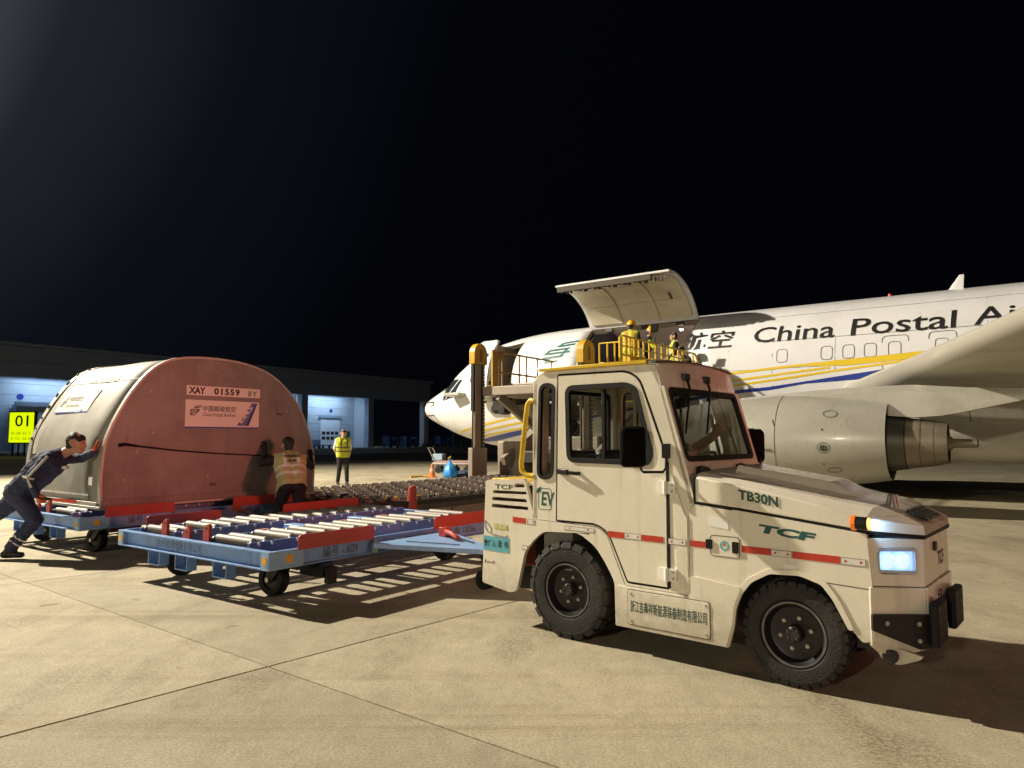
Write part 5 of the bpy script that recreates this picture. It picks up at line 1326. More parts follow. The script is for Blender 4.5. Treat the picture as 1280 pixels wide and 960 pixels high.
# --- body sides
rear = rounded([(-.835, 1.112), (-.43, 1.14), (-.325, .835), (.232, .822), (.315, .785), (.462, .445), (.945, .445), (.945, .168), (.385, .168), (.38, .46), (.31, .575), (.225, .685), (.08, .768), (-.25, .752), (-.35, .67), (-.425, .585), (-.505, .29), (-.56, .255), (-.87, .30)],
               [.02, .02, .01, .03, .06, .02, .01, .01, .01, .04, .05, .06, .05, .05, .04, .04, .05, .04, .02], 4)
slots = [rounded(p, .008, 2) for p in ([(-.755, 1.037), (-.41, 1.040), (-.405, 1.018), (-.755, 1.012)], [(-.762, .985), (-.41, .983), (-.402, .958), (-.765, .955)], [(-.768, .930), (-.395, .926), (-.388, .900), (-.77, .900)], [(-.53, 1.098), (-.43, 1.104), (-.428, 1.072), (-.53, 1.068)])]
sides('rear_side_panel', [rear] + slots, cream, 0, .035)
front = rounded([(.949, .168), (.949, .985), (.99, 1.030), (1.30, 1.005), (2.005, .927), (2.03, .60), (2.03, .36), (1.97, .335), (1.91, .40), (1.835, .55), (1.77, .635), (1.64, .672), (1.46, .662), (1.34, .592), (1.28, .51), (1.24, .41), (1.225, .29), (1.19, .168)],
                [.01, .02, .01, 0, .005, .005, .005, .02, .04, .05, .05, .05, .06, .05, .04, .04, .04, .01], 4)
sides('front_side_panel', [front], cream, 0, .035)
sides('lower_fender_step', [rounded([(.395, .172), (.392, .440), (.93, .440), (.955, .465), (.955, .575), (1.29, .545), (1.245, .43), (1.225, .30), (1.188, .172)], [.005, .02, .01, .01, .02, .02, .03, .03, .005], 3)], cream, -.012, .012, .006)
sides('fender_lip', [rounded([(1.205, .17), (1.24, .30), (1.255, .41), (1.292, .505), (1.352, .582), (1.465, .647), (1.64, .657), (1.76, .622), (1.82, .545), (1.90, .39), (1.93, .40), (1.85, .56), (1.78, .65), (1.64, .687), (1.46, .677), (1.33, .602), (1.265, .515), (1.225, .412), (1.21, .30), (1.175, .17)], .02, 2)], cream, -.008, .02, .004)
# plate with the maker's name
sides('name_plate', [rounded(rect(.495, 1.085, .200, .425), .018, 3)], cream, -.017, .005, .002)
for left in (False, True):
    y = W + .0172 if left else -.0172
    for x in (.52, 1.062):
        for z in (.222, .402): MB().cyl((x, y - .004, z), (x, y + .004, z), .009, n=8).build('screw', bolt_m, tug)
sides('plate_seam', [rounded(rect(.490, 1.090, .195, .430), .02, 3), rounded(rect(.495, 1.085, .200, .425), .018, 3)], seam_m, -.0135, .0015, 0)
# --- cab sides
door_out = rounded([(-.105, 1.928), (.50, 1.922), (.60, 1.865), (.665, 1.70), (.802, 1.325), (.798, .468), (.482, .468), (.33, .79), (.235, .838), (-.125, .838)], [.02, .09, .06, .10, .05, .01, .02, .05, .05, .02], 6)
frame_out = rounded([(-.345, .838), (-.345, 1.60), (-.335, 1.85), (-.24, 1.955), (.66, 1.962), (.745, 1.89), (.765, 1.79), (.985, 1.030), (.945, .98), (.945, .449), (.468, .449), (.322, .790), (.236, .828), (-.325, .8375)],
                    [.0, .05, .08, .08, .05, .05, .05, .02, .02, 0, 0, .03, .03, 0], 5)
small_win = rounded([(-.298, 1.145), (-.150, 1.145), (-.128, 1.865), (-.275, 1.865)], .07, 6)
sides('cab_side_frame', [frame_out, inset(door_out, -.004), inset(small_win, .012)], cream, 0, .05, .006)
win_out = rounded([(-.025, 1.835), (.50, 1.835), (.575, 1.80), (.695, 1.345), (.665, 1.272), (-.012, 1.280)], [.07, .06, .06, .06, .06, .07], 6)
doors = sides('cab_door', [inset(door_out, .012), inset(win_out, .010)], cream, -.004, .045, .006)
sides('door_seal', [inset(door_out, -.002), inset(door_out, .0145)], rubber, .004, .03, 0)
sides('front_seal', [rect(.790, .812, .475, 1.30)], rubber, -.0065, .02, .002)
for left, dr in zip((False, True), doors):
    yf = lambda y: (W - y) if left else y
    f = sidefn(left, -.013)
    mb = MB(); mb.plate([inset(win_out, -.006), inset(win_out, .030)], f, .03); mb.build('window_rubber', rubber, dr, .004)
    mb = MB(); mb.plate([inset(win_out, .026)], sidefn(left, .006), .004); mb.build('window_pane', glass_m, dr)
    mb = MB(); mb.plate([rect(.287, .312, 1.31, 1.80)], sidefn(left, -.004), .03); mb.build('window_divider', rubber, dr, .002)
    mb = MB(); mb.plate([rect(-.0, .29, 1.325, 1.338), rect(.001, .002, 1.326, 1.327)], sidefn(left, .012), .006); mb.build('window_slide', black_pl, dr)
    # handle
    s = -1 if not left else 1
    mb = MB(); mb.bar((-.085, yf(-.02), 1.207), (.02, yf(-.048), 1.203), .022, .038); mb.bar((.0, yf(-.045), 1.203), (.105, yf(-.040), 1.196), .02, .026); mb.bar((.09, yf(0), 1.197), (.09, yf(-.04), 1.197), .026, .026); mb.bar((-.075, yf(0), 1.207), (-.075, yf(-.03), 1.207), .03, .04); mb.build('door_handle', black_pl, dr, .005)
    # hinges
    for z in (1.125, .563):
        mb = MB()
        mb.plate([rounded(rect(.742, .790, z - .042, z + .042), .015, 3)], sidefn(left, -.028), .024)
        mb.plate([rounded(rect(.805, .865, z - .040, z + .040), .012, 3)], sidefn(left, -.022), .022)
        mb.cyl((.797, yf(-.032), z - .045), (.797, yf(-.032), z + .045), .013, n=10)
        hg = mb.build('hinge', M('hinge_white', (.86, .84, .78), .3, 0, .04, 10, coat=.4), tug, .003)
        for dz in (-.022, .022): MB().cyl((.842, yf(-.022), z + dz), (.842, yf(-.030), z + dz), .009, n=8).build('bolt', bolt_m, hg)
    mb = MB(); mb.plate([inset(small_win, -.004), inset(small_win, .022)], sidefn(left, -.010), .03); sw = mb.build('quarter_window', rubber, tug, .004)
    mb = MB(); mb.plate([inset(small_win, .018)], sidefn(left, .006), .004); mb.build('pane', glass_m, sw)
    # drip seam at the foot of the pillar and front pillar fold
    mb = MB(); mb.plate([rounded([(.835, 1.22), (.915, .97), (.938, .94), (.938, .50), (.90, .475), (.865, .50)], .012, 3)], sidefn(left, -.008), .008); mb.build('pillar_plate', cream, tug, .004)
    # pressed crease along the upper cab side
    mb = MB(); mb.tube([(-.09, yf(-.0), 1.895), (.50, yf(-.0), 1.893)], .004, 6); mb.build('pressed_line', cream, dr)
# --- roof, gutter, front header
def rprof(x, z, crown=.03, y0=.0, n=10):
    return [(x, y0 + (W - 2 * y0) * k / n, z + crown * (1 - (2 * k / n - 1) ** 2)) for k in range(n + 1)]
mb = MB(); secs = []
for x, z in ((-.32, 1.915), (-.27, 1.955), (.0, 1.968), (.66, 1.972), (.735, 1.958)):
    up_ = rprof(x, z, .035, .012); dn = rprof(x, z - .03, .035, .02)[::-1]; secs.append(up_ + dn)
mb.loft(secs); mb.build('roof', cream, tug, .006, 40)
MB().box(-.275, .665, -.022, .012, 1.957, 1.985).build('gutter', yellow, tug, .006); MB().box(-.275, .665, W - .012, W + .022, 1.957, 1.985).build('gutter', yellow, tug, .006)
mb = MB(); mb.loft([[(.664, y, z), (.735, y, z - .012), (.735, y, z - .022), (.664, y, z - .012)] for y, z in [(-.015, 1.985), (.2, 2.005), (.6, 2.016), (1.0, 2.005), (1.215, 1.985)]]); mb.build('roof_edge', M('roof_edge_brown', (.10, .075, .045), .5), tug)
mb = MB(); secs = []
for y, dx in ((.0, -.02), (.05, .0), (.3, .012), (.6, .016), (.9, .012), (1.15, 0), (1.2, -.02)):
    cr = .035 * (1 - (2 * y / W - 1) ** 2)
    secs.append([(.66, y, 1.955 + cr), (.735 + dx, y, 1.950 + cr), (.762 + dx, y, 1.885 + cr * .5), (.785 + dx, y, 1.800), (.74, y, 1.800)])
mb.loft(secs); mb.build('front_header', cream, tug, .006, 40)
# --- windscreen frame (sloping plane)
B0 = Vector((.778, 0, 1.803)); B1 = Vector((.990, 0, 1.028)); sl_ = (B1 - B0); SLN = sl_.length; sd_ = sl_.normalized(); nr_ = Vector((sd_.z * -1, 0, sd_.x)); nr_ = nr_ if nr_.x > 0 else -nr_
def wsf(off): return lambda u, v, w: (B0 + sd_ * v + nr_ * (off - w) + Vector((0, u, 0)))
ws_hole = rounded([(.040, .018), (W - .085, .018), (W - .07, .520), (.032, .520)], .05, 6)
mb = MB(); mb.plate([[(.0, .0), (W, .0), (W, SLN), (.0, SLN)], inset(ws_hole, .008)], wsf(.010), .045); mb.build('front_frame', cream, tug, .012, 40)
mb = MB(); mb.plate([inset(ws_hole, -.008), inset(ws_hole, .030)], wsf(.018), .03); wsr = mb.build('windscreen', rubber, tug, .004)
mb = MB(); mb.plate([inset(ws_hole, .026)], wsf(.002), .005); mb.build('pane', glass_m, wsr)
# wipers and the camera pod up front
for y0, y1 in ((.30, .20), (.62, .52)):
    p0 = Vector((.778, y0, 1.875)); mb = MB(); mb.box(.755, .81, y0 - .035, y0 + .035, 1.852, 1.902); mb.tube([(.80, y0, 1.868), (.825, y0 - .01, 1.80), B0 + sd_ * .10 + nr_ * .045 + Vector((0, y1, 0))], .010, 8)
    mb.bar(B0 + sd_ * .05 + nr_ * .03 + Vector((0, y1 + .10, 0)), B0 + sd_ * .34 + nr_ * .03 + Vector((0, y1 - .12, 0)), .012, .018); mb.build('wiper', black_pl, tug, .003)
for y in (.10, .74):
    mb = MB(); mb.plate([rounded([(0, 0), (.22, 0), (.16, .05), (.04, .065)], .02, 3)], lambda u, v, w: wsf(.012)(y + u, .625 - v, -w), .03); mb.build('vent_flap', black_pl, tug, .006)
mb = MB(); mb.tube([(.70, .42, 1.80), (.72, .42, 1.73)], .014, 8); mb.box(.66, .74, .38, .46, 1.66, 1.735); mb.build('dash_camera', black_pl, tug, .006)
# --- rear of cab
mb = MB(); rw = [(.0, .838), (W, .838), (W, 1.90), (W - .05, 1.93), (.05, 1.93), (.0, 1.90)]; rh = rounded(rect(.14, W - .14, 1.20, 1.84), .06, 5)
mb.plate([rw, rh], lambda u, v, w: (-.342 + w, u, v), .045); mb.build('rear_wall', cream, tug, .006)
mb = MB(); mb.plate([inset(rh, -.012), inset(rh, .03)], lambda u, v, w: (-.352 + w, u, v), .03); rwn = mb.build('rear_window', rubber, tug, .004)
mb = MB(); mb.plate([inset(rh, .026)], lambda u, v, w: (-.335 + w, u, v), .004); mb.build('pane', dark_glass, rwn)
# --- rear deck box with tail lamps
MB().box(-.845, -.36, .036, W - .036, 1.085, 1.115).build('rear_deck', cream, tug, .01)
mb = MB(); mb.plate([[(.036, .30), (W - .036, .30), (W - .036, 1.083), (.036, 1.083)]], lambda u, v, w: (-.852 + (v < .5) * -.012 + w, u, v), .03); mb.build('rear_panel', cream, tug, .006)
MB().box(-.80, -.45, .25, .95, .42, .86).build('drive_unit', M('drive_red', (.25, .03, .02), .5), tug, .02)
MB().box(-.82, -.40, .06, W - .06, 1.115, 1.128).build('yellow_lid', yellow, tug, .004)
for y in (.14, W - .14):
    l = bpy.data.lights.new('tail_lamp_light', 'SPOT'); l.energy = 6; l.color = (1.0, .10, .08); l.shadow_soft_size = .05; l.spot_size = R(120); l.spot_blend = .5
    lo = bpy.data.objects.new('tail_lamp_light', l); COL.objects.link(lo); lo.parent = tug; lo.location = (-.92, y, .93); lo.rotation_euler = Vector((-1, .12, .08)).to_track_quat('-Z', 'Y').to_euler()
tail_m = M('tail_lamp', (.5, .02, .01), .25, emit=(1.0, .03, .02), estr=5)
for y in (.14, W - .14):
    MB().box(-.90, -.853, y - .07, y + .07, .88, .98).build('tail_lamp', tail_m, tug, .01)
mb = MB(); mb.box(-.98, -.83, .52, .68, .34, .50); mb.box(-1.06, -.98, .55, .65, .36, .40); mb.box(-1.06, -.98, .55, .65, .44, .48); mb.cyl((-1.02, .60, .33), (-1.02, .60, .52), .018); mb.build('tow_hitch', black_mt, tug, .006)
# grab rails
for y in (.012, W - .012):
    mb = MB(); mb.tube([(-.335, y, 1.735), (-.375, y, 1.745), (-.405, y, 1.715), (-.425, y, 1.60), (-.470, y, 1.255), (-.465, y, 1.20), (-.42, y, 1.168), (-.335, y, 1.163)], .021, 10); mb.build('grab_rail', yellow, tug, 0, 60)
# --- cab floor, seat, wheel, dash
MB().box(-.29, .93, .06, W - .06, .44, .47).build('cab_floor', black_pl, tug)
MB().box(-.29, -.02, .06, W - .06, .471, .84).build('bulkhead', cream_in, tug, .01)
seat_m = M('seat_vinyl', (.022, .021, .022), .5, 0, .2, 8)
for y in (.86, .36):
    s_ = bpy.data.objects.new('seat', None); COL.objects.link(s_); s_.parent = tug; s_.location = (0, y, 0)
    MB().box(-.06, .36, -.21, .21, .845, .96).build('cushion', seat_m, s_, .03)
    T = Matrix.Translation((-.06, 0, .95)) @ Matrix.Rotation(R(-10), 4, 'Y'); MB().box(-.11, .0, -.21, .21, 0, .42, 0, T).build('backrest', seat_m, s_, .04)
mb = MB(); mb.loft([[(.62, y, .75), (.93, y, .75), (.93, y, 1.15), (.80, y, 1.24), (.68, y, 1.16)] for y in (.07, W - .07)]); mb.build('dashboard', black_pl, tug, .02)
st = bpy.data.objects.new('steering_wheel', None); COL.objects.link(st); st.parent = tug
axw = Vector((-.55, 0, .835)); ctr = Vector((.56, .86, 1.24)); ring = []; u_ = Vector((0, 1, 0)); v_ = axw.normalized().cross(u_)
MB().tube([ctr + (u_ * math.cos(t) + v_ * math.sin(t)) * .19 for t in np.linspace(0, 2 * math.pi, 33)], .014, 8).build('rim', black_pl, st)
MB().cyl(ctr, ctr - axw.normalized() * .3, .03).build('column', black_pl, st)
for t in (0, 2.1, 4.2): MB().bar(ctr, ctr + (u_ * math.cos(t) + v_ * math.sin(t)) * .18, .03, .012).build('spoke', black_pl, st)
MB().tube([(.70, W - .07, 1.30), (.66, W - .09, 1.33), (.60, W - .09, 1.60), (.58, W - .07, 1.64)], .014, 8).build('inner_grab_handle', M('grey_plastic', (.25, .25, .25), .5), tug)
# --- bonnet
def hsec(x, zs, zt, y0=.0, ch=.10, cham=.05, mid=0.0):
    """zs seam height, zt height at the top edge of the vertical side, crown mid above"""
    L = [(x, y0, zs), (x, y0, zt), (x, y0 + ch, zt + cham), (x, .42, zt + cham + mid * .8), (x, .60, zt + cham + mid), (x, .78, zt + cham + mid * .8), (x, W - y0 - ch, zt + cham), (x, W - y0, zt), (x, W - y0, zs)]
    return L
mb = MB(); secs = [hsec(.985, 1.046, 1.185, -.002, .06, .035, .02), hsec(1.02, 1.044, 1.198, -.006, .07, .035, .02), hsec(1.30, 1.022, 1.155, -.006, .09, .032, .02), hsec(1.65, .983, 1.090, -.004, .11, .032, .02), hsec(2.005, .944, 1.012, -.002, .15, .045, .012)]
secs.append([(2.244, .252, .912), (2.238, .252, .968), (2.13, .30, 1.012), (2.11, .45, 1.028), (2.11, .60, 1.030), (2.11, .75, 1.028), (2.13, W - .30, 1.012), (2.238, W - .252, .968), (2.244, W - .252, .912)])
mb.loft(secs); mb.build('bonnet', cream, tug, .006, 9)
mb = MB(); mb.loft([[(.985, -.001, 1.03), (.985, -.001, 1.047), (.985, W + .001, 1.047), (.985, W + .001, 1.03)], [(2.006, .003, .926), (2.006, .003, .945), (2.006, W - .003, .945), (2.006, W - .003, .926)], [(2.242, .25, .893), (2.246, .25, .913), (2.246, W - .25, .913), (2.242, W - .25, .893)]]); mb.build('bonnet_seal', rubber, tug)
mb = MB(); mb.loft([[(1.10, .36, 1.20), (1.10, .84, 1.20), (1.12, .81, 1.272), (1.12, .39, 1.272)], [(1.72, .38, 1.09), (1.72, .82, 1.09), (1.70, .79, 1.182), (1.70, .41, 1.182)], [(1.90, .42, 1.05), (1.90, .78, 1.05), (1.895, .76, 1.085), (1.895, .44, 1.085)]]); mb.build('bonnet_bulge', cream, tug, .005, 12)
MB().box(.985, 1.0, -.012, W + .012, 1.044, 1.20).build('bonnet_edge_rubber', rubber, tug, .004)
# black grille pad on the front slope, latches
n0 = Vector((2.238, .60, .968)); n1 = Vector((2.11, .60, 1.030)); gu = Vector((0, 1, 0)); gv = (n1 - n0).normalized(); gn = gu.cross(gv); gn = gn if gn.z > 0 else -gn
gl = rounded(rect(-.20, .20, .012, .135), .015, 3)
mb = MB(); mb.plate([gl], lambda u, v, w: n0 + gu * u + gv * v + gn * (.004 + w), .008); gp = mb.build('grille_pad', black_pl, tug, .002)
for k in range(4): 
    mb = MB(); mb.bar(n0 + gu * -.17 + gv * (.035 + k * .026) + gn * .013, n0 + gu * .17 + gv * (.035 + k * .026) + gn * .013, .006, .006); mb.build('slat', black_mt, gp)
for u in (-.17, -.02, .17):
    for v in (.022, .125): p = n0 + gu * u + gv * v + gn * .012; MB().cyl(p, p + gn * .006, .007, n=8).build('screw', bolt_m, gp)
for y in (.36, .42):
    mb = MB(); mb.tube([(2.03, y, 1.06), (2.045, y, 1.12), (2.065, y, 1.12), (2.075, y, 1.05)], .009, 8); mb.build('bonnet_latch', steel, tug)
# --- nose: chamfered headlamp corners, front face, lower apron
for left in (False, True):
    def cf(off):
        p0 = Vector((2.008, .0, 0)); p1 = Vector((2.232, .25, 0)); dd = (p1 - p0); L = dd.length; dd.normalize(); nn = Vector((dd.y, -dd.x, 0))
        def fn(u, v, w):
            p = p0 + dd * (u * L) + nn * (off - w); y = W - p.y if left else p.y; return (p.x, y, v)
        return fn
    hl = rounded([(.19, .722), (.845, .712), (.845, .838), (.19, .843)], .035, 5)
    mb = MB(); mb.plate([[(0, .648), (1, .632), (1, .893), (0, .905)], hl], cf(0), .03); mb.build('lamp_panel', cream, tug, .006)
    ho = bpy.data.objects.new('headlight', None); COL.objects.link(ho); ho.parent = tug
    mb = MB(); mb.plate([inset(hl, -.012), inset(hl, .010)], cf(.006), .02); mb.build('bezel', M('lamp_bezel', (.5, .52, .55), .3, .3), ho, .003)
    mb = MB(); mb.plate([inset(hl, -.002)], cf(-.028), .01); mb.build('reflector', M('lamp_reflector', (.7, .8, .9), .3, emit=(.36, .60, 1.0), estr=.85, var=.3, scale=9), ho)
    for k, (uu, ww) in enumerate(((.37, .06), (.63, .062))):
        p0 = Vector(cf(-.016)(uu, .780 - uu * .006, 0)); nn = (Vector(cf(1)(uu, .77, 0)) - Vector(cf(0)(uu, .77, 0))).normalized()
        MB().lathe([(0, ww * .75), (.012, ww * .72), (.02, ww * .4), (.021, .001)], p0, nn, 20).build('bulb', M('lamp_bulb', (1, 1, 1), .2, emit=(.40, .64, 1.0), estr=.95), ho)
    mb = MB(); mb.plate([inset(hl, .008)], cf(-.004), .003); mb.build('lens', glass('lamp_lens', (.9, .95, 1.0), .05, .05), ho)
    # lower apron side and chamfer
    mb = MB(); mb.plate([[(0, .33), (.1, .30), (.45, .265), (1, .30), (1, .628), (0, .644)]], cf(.012), .035); mb.build('lower_corner', cream, tug, .008)
    sides('side_seam', [[(1.77, .6345), (2.02, .626), (2.02, .631), (1.77, .6395)]], seam_m, -.0012, .002, 0, both=False) if not left else None
    # black bumper wing with bolts
    bp_ = rounded([(-.01, .502), (1.02, .490), (1.02, .308), (.80, .306), (-.01, .416)], .015, 3)
    mb = MB(); mb.plate([bp_], cf(.030), .018); bw = mb.build('bumper_wing', black_mt, tug, .004)
    for uu, vv in ((.22, .455), (.78, .445), (.78, .355)):
        p = Vector(cf(.031)(uu, vv, 0)); q_ = Vector(cf(.041)(uu, vv, 0)); MB().cyl(p, q_, .013, n=8).build('bolt', bolt_m, bw)
    # tie-down lug below
    yl = W - .10 if left else .10
    lug = rounded([(1.98, .34), (2.24, .29), (2.22, .27), (2.12, .225), (2.04, .235)], .02, 3)
    mb = MB(); mb.plate([lug], lambda u, v, w: (u, yl + w, v), .03); mb.build('tie_lug', cream, tug, .006)
    MB().cyl((2.085, yl - .05 if not left else yl + .08, .272), (2.085, yl + .0 if not left else yl + .03, .272), .038, n=14).build('lug_pin', black_mt, tug, .004)
mb = MB(); mb.plate([[(.25, .632), (W - .25, .632), (W - .25, .893), (.25, .893)]], lambda u, v, w: (2.232 - w, u, v), .03); mb.build('front_panel', cream, tug, .005)
mb = MB(); mb.plate([[(.248, .30), (W - .248, .30), (W - .248, .628), (.248, .628)]], lambda u, v, w: (2.244 - w, u, v), .035); mb.build('lower_front', cream, tug, .006)
for (y0, y1) in ((.19, .45), (.70, .96)):
    mb = MB(); mb.box(2.2545, 2.300, y0, y1, .325, .552); bb = mb.build('bumper_block', rubber, tug, .012)
    for yy in (y0 + .06, y1 - .06):
        for z in (.39, .455, .52): MB().cyl((2.301, yy, z), (2.293, yy, z), .016, n=10).build('bolt_recess', black_print, bb)
MB().box(2.2445, 2.254, .24, W - .24, .36, .53).build('bumper_backing', black_mt, tug)
mb = MB(); mb.box(2.2325, 2.2445, .50, .56, .80, .85); mb.build('socket', black_pl, tug, .004)
mb = MB(); mb.plate([rounded(rect(.52, .60, .54, .575), .008, 2), rounded(rect(.526, .594, .546, .569), .006, 2)], lambda u, v, w: (2.2445 + w, u, v), .004); mb.build('bracket', black_print, tug)
# side marker lamp with its bluish repeater
mk = bpy.data.objects.new('marker_lamp', None); COL.objects.link(mk); mk.parent = tug; mk.location = (1.985, -.02, .985)
MB().cyl((-.03, 0, 0), (.035, 0, 0), .036, n=16).build('housing', black_pl, mk, .006)
MB().lathe([(-.012, .038), (.0, .041), (.012, .038)], (-.036, 0, 0), (1, 0, 0), 16).build('amber_ring', M('amber_lens', (.8, .16, .01), .3, emit=(1, .22, .02), estr=.25), mk)
MB().cyl((.0352, 0, 0), (.047, 0, 0), .034, n=16).build('lens', M('marker_lens', (.95, .6, .15), .3, emit=(1.0, .62, .22), estr=1.0), mk, .004)
l = bpy.data.lights.new('marker_glow', 'SPOT'); l.energy = 2.6; l.color = (.32, .60, 1.0); l.shadow_soft_size = .02; l.spot_size = R(130); l.spot_blend = .5
lo = bpy.data.objects.new('marker_glow', l); COL.objects.link(lo); lo.parent = tug; lo.location = (2.055, -.055, .985); lo.rotation_euler = Vector((.55, .75, .02)).to_track_quat('-Z', 'Y').to_euler()
l = bpy.data.lights.new('headlight_beam', 'SPOT'); l.energy = 60; l.color = (.70, .85, 1.0); l.shadow_soft_size = .05; l.spot_size = R(60); l.spot_blend = .6
lo = bpy.data.objects.new('headlight_beam', l); COL.objects.link(lo); lo.parent = tug; lo.location = (2.32, .6, .72); lo.rotation_euler = Vector((1, 0, -.05)).to_track_quat('-Z', 'Y').to_euler()
# --- chassis inside the arches
MB().box(-.80, 2.05, .26, W - .26, .24, .52).build('chassis', black_mt, tug)
mb = MB(); mb.box(-.50, .40, .23, .25, .30, .82); mb.box(1.2, 1.98, .22, .24, .25, .90); mb.box(-.50, .40, W - .25, W - .23, .30, .82); mb.box(1.2, 1.98, W - .24, W - .22, .25, .90); mb.box(-.50, .40, .04, W - .04, .80, .82); mb.box(1.2, 2.0, .04, W - .04, .72, .90); mb.build('arch_liner', black_print, tug)
mb = MB(); mb.tube([(1.50, .12, .64), (1.54, .09, .68), (1.58, .14, .72)], .010, 6); mb.tube([(1.62, .14, .70), (1.66, .09, .66), (1.70, .12, .62)], .010, 6); mb.build('brake_hose', black_pl, tug)
# --- wheels
def wheel(x, y, r, w, left, steer, lugs, rr):
    wo = bpy.data.objects.new('wheel', None); COL.objects.link(wo); wo.parent = tug; wo.location = (x, y, r); wo.rotation_euler = (0, 0, R(180) if left else 0)
    # local -y is the outer face
    mb = MB(); prof = [(-w * .40, rr), (-w * .5, rr + .012), (-w * .52, rr + .35 * (r - rr)), (-w * .50, r * .905), (-w * .44, r * .955), (-w * .34, r * .975), (w * .34, r * .975), (w * .44, r * .955), (w * .5, r * .90), (w * .5, rr), (w * .2, rr - .004)]
    mb.lathe([(a, b) for a, b in prof], (0, 0, 0), (0, 1, 0), 56)
    for k in range(lugs):        # tread blocks wrapping the shoulder
        for sd in (-1, 1):
            t = 2 * math.pi * (k + (.5 if sd > 0 else 0)) / lugs; T = Matrix.Rotation(t, 4, 'Y'); hw_ = r * math.pi / lugs * .70
            vs = []
            for sgn, tw in ((-1, -.10 * hw_), (1, -.10 * hw_)):
                for (yy, rr_) in ((sd * w * .525, r * .875), (sd * w * .47, r * .995), (sd * w * .02, r * 1.0), (sd * w * .02, r * .95), (sd * w * .45, r * .86)):
                    vs.append(T @ Vector((sgn * hw_ + (.0 if abs(yy) > w * .3 else hw_ * .5), yy, rr_)))
            mb.add(vs, [(0, 1, 2, 3, 4), (9, 8, 7, 6, 5), (0, 5, 6, 1), (1, 6, 7, 2), (2, 7, 8, 3), (3, 8, 9, 4), (4, 9, 5, 0)])
    mb.build('tyre', tyre_m, wo, 0, 30)
    mb = MB(); deep = -w * .10 if rr > .205 else -w * .22
    mb.lathe([(-w * .44, rr + .004), (-w * .47, rr - .004), (-w * .45, rr - .016), (-w * .36, rr - .024), (deep, rr - .040), (deep + .004, rr - .055), (deep + .006, .05), (deep - .02, .045), (deep - .03, .001)], (0, 0, 0), (0, 1, 0), 48); mb.build('rim', rim_m, wo, 0, 30)
    mb = MB(); mb.lathe([(-w * .472, rr - .002), (-w * .478, rr - .008), (-w * .472, rr - .014)], (0, 0, 0), (0, 1, 0), 48); mb.build('rim_edge', M('rim_edge_worn', (.16, .15, .14), .4, .5, .4, 12), wo)
    hb = MB(); hb.lathe([(deep - .055, .001), (deep - .055, .030), (deep - .04, .045), (deep, .052)], (0, 0, 0), (0, 1, 0), 12)
    for k in range(8): t = 2 * math.pi * k / 8; hb.box(-.008, .008, deep - .058, deep - .02, .026, .042, 0, Matrix.Rotation(t, 4, 'Y'))
    hb.build('hub', black_mt, wo, .002)
    for k in range(6):
        t = 2 * math.pi * k / 6 + .25; p = Vector((math.sin(t) * .092, deep, math.cos(t) * .092)); mb = MB(); mb.cyl(p, p + Vector((0, -.018, 0)), .008, n=6); mb.cyl(p, p + Vector((0, -.006, 0)), .012, n=10); mb.build('wheel_nut', bolt_m, wo)
    mb = MB(); p = Vector((-(rr - .030), -w * .38, .03)); mb.cyl(p, p + Vector((0, -.03, 0)), .006, n=6); mb.build('valve', black_mt, wo)
    return wo
for left in (False, True):
    wheel(-.030, W - .105 if left else .105, .347, .215, left, 0, 20, .195)
    wheel(1.578, W - .125 if left else .125, .305, .175, left, 0, 30, .190)
# --- mirrors
for left in (False, True):
    s = 1 if left else -1; yb = W if left else 0; mo = bpy.data.objects.new('mirror', None); COL.objects.link(mo); mo.parent = tug
    mx, my, mz = (.63, yb + s * .15, 1.395) if not left else (.83, yb + .17, 1.39)
    mb = MB(); pr = rounded(rect(-.085, .085, -.135, .135), .04, 5)
    A_ = [(p[0], p[1]) for p in pr]; secs = []
    for w_, sc in ((.0, .93), (.012, 1.0), (.03, 1.0), (.055, .9), (.07, .66)): secs.append([(mx + w_ * .85 + p[0] * sc * .30 * s * 0, my + p[0] * sc, mz + p[1] * sc) for p in A_])
    T = Matrix.Translation((mx, my, mz)) @ Matrix.Rotation(R(-28 if left else -60), 4, 'Z') @ Matrix.Translation((-mx, -my, -mz))
    secs = [[T @ Vector(p) for p in sc] for sc in secs]
    mb.loft(secs); mb.build('housing', M('mirror_black', (.0035, .0035, .0035), .75, spec=.05), mo, .004, 40)
    g0 = [T @ Vector((mx - .004, my + p[0] * .86, mz + p[1] * .88)) for p in A_]; g1 = [T @ Vector((mx - .001, my + p[0] * .86, mz + p[1] * .88)) for p in A_]
    mb = MB(); mb.loft([g0, g1]); mb.build('mirror_glass', M('mirror_glass', (.6, .62, .62), .05, 1.0), mo)
    mb = MB(); mb.tube([(mx + .04, my - s * .0, mz - .02), (mx + .06, my, mz - .15), (mx + .075, my, mz - .165), (.80, yb + s * .06, mz - .165), (.805, yb + s * .03, mz - .14), (.80, yb + s * .012, mz - .04)], .0095, 8); mb.box(.775, .825, yb - .0 if left else -.03, yb + .03 if left else 0, mz - .075, mz + .02); mb.lathe([(0, .022), (.012, .018)], (mx + .035, my, mz - .02), (1, 0, 0), 12); mb.build('bracket', black_pl, mo, .003, 50)
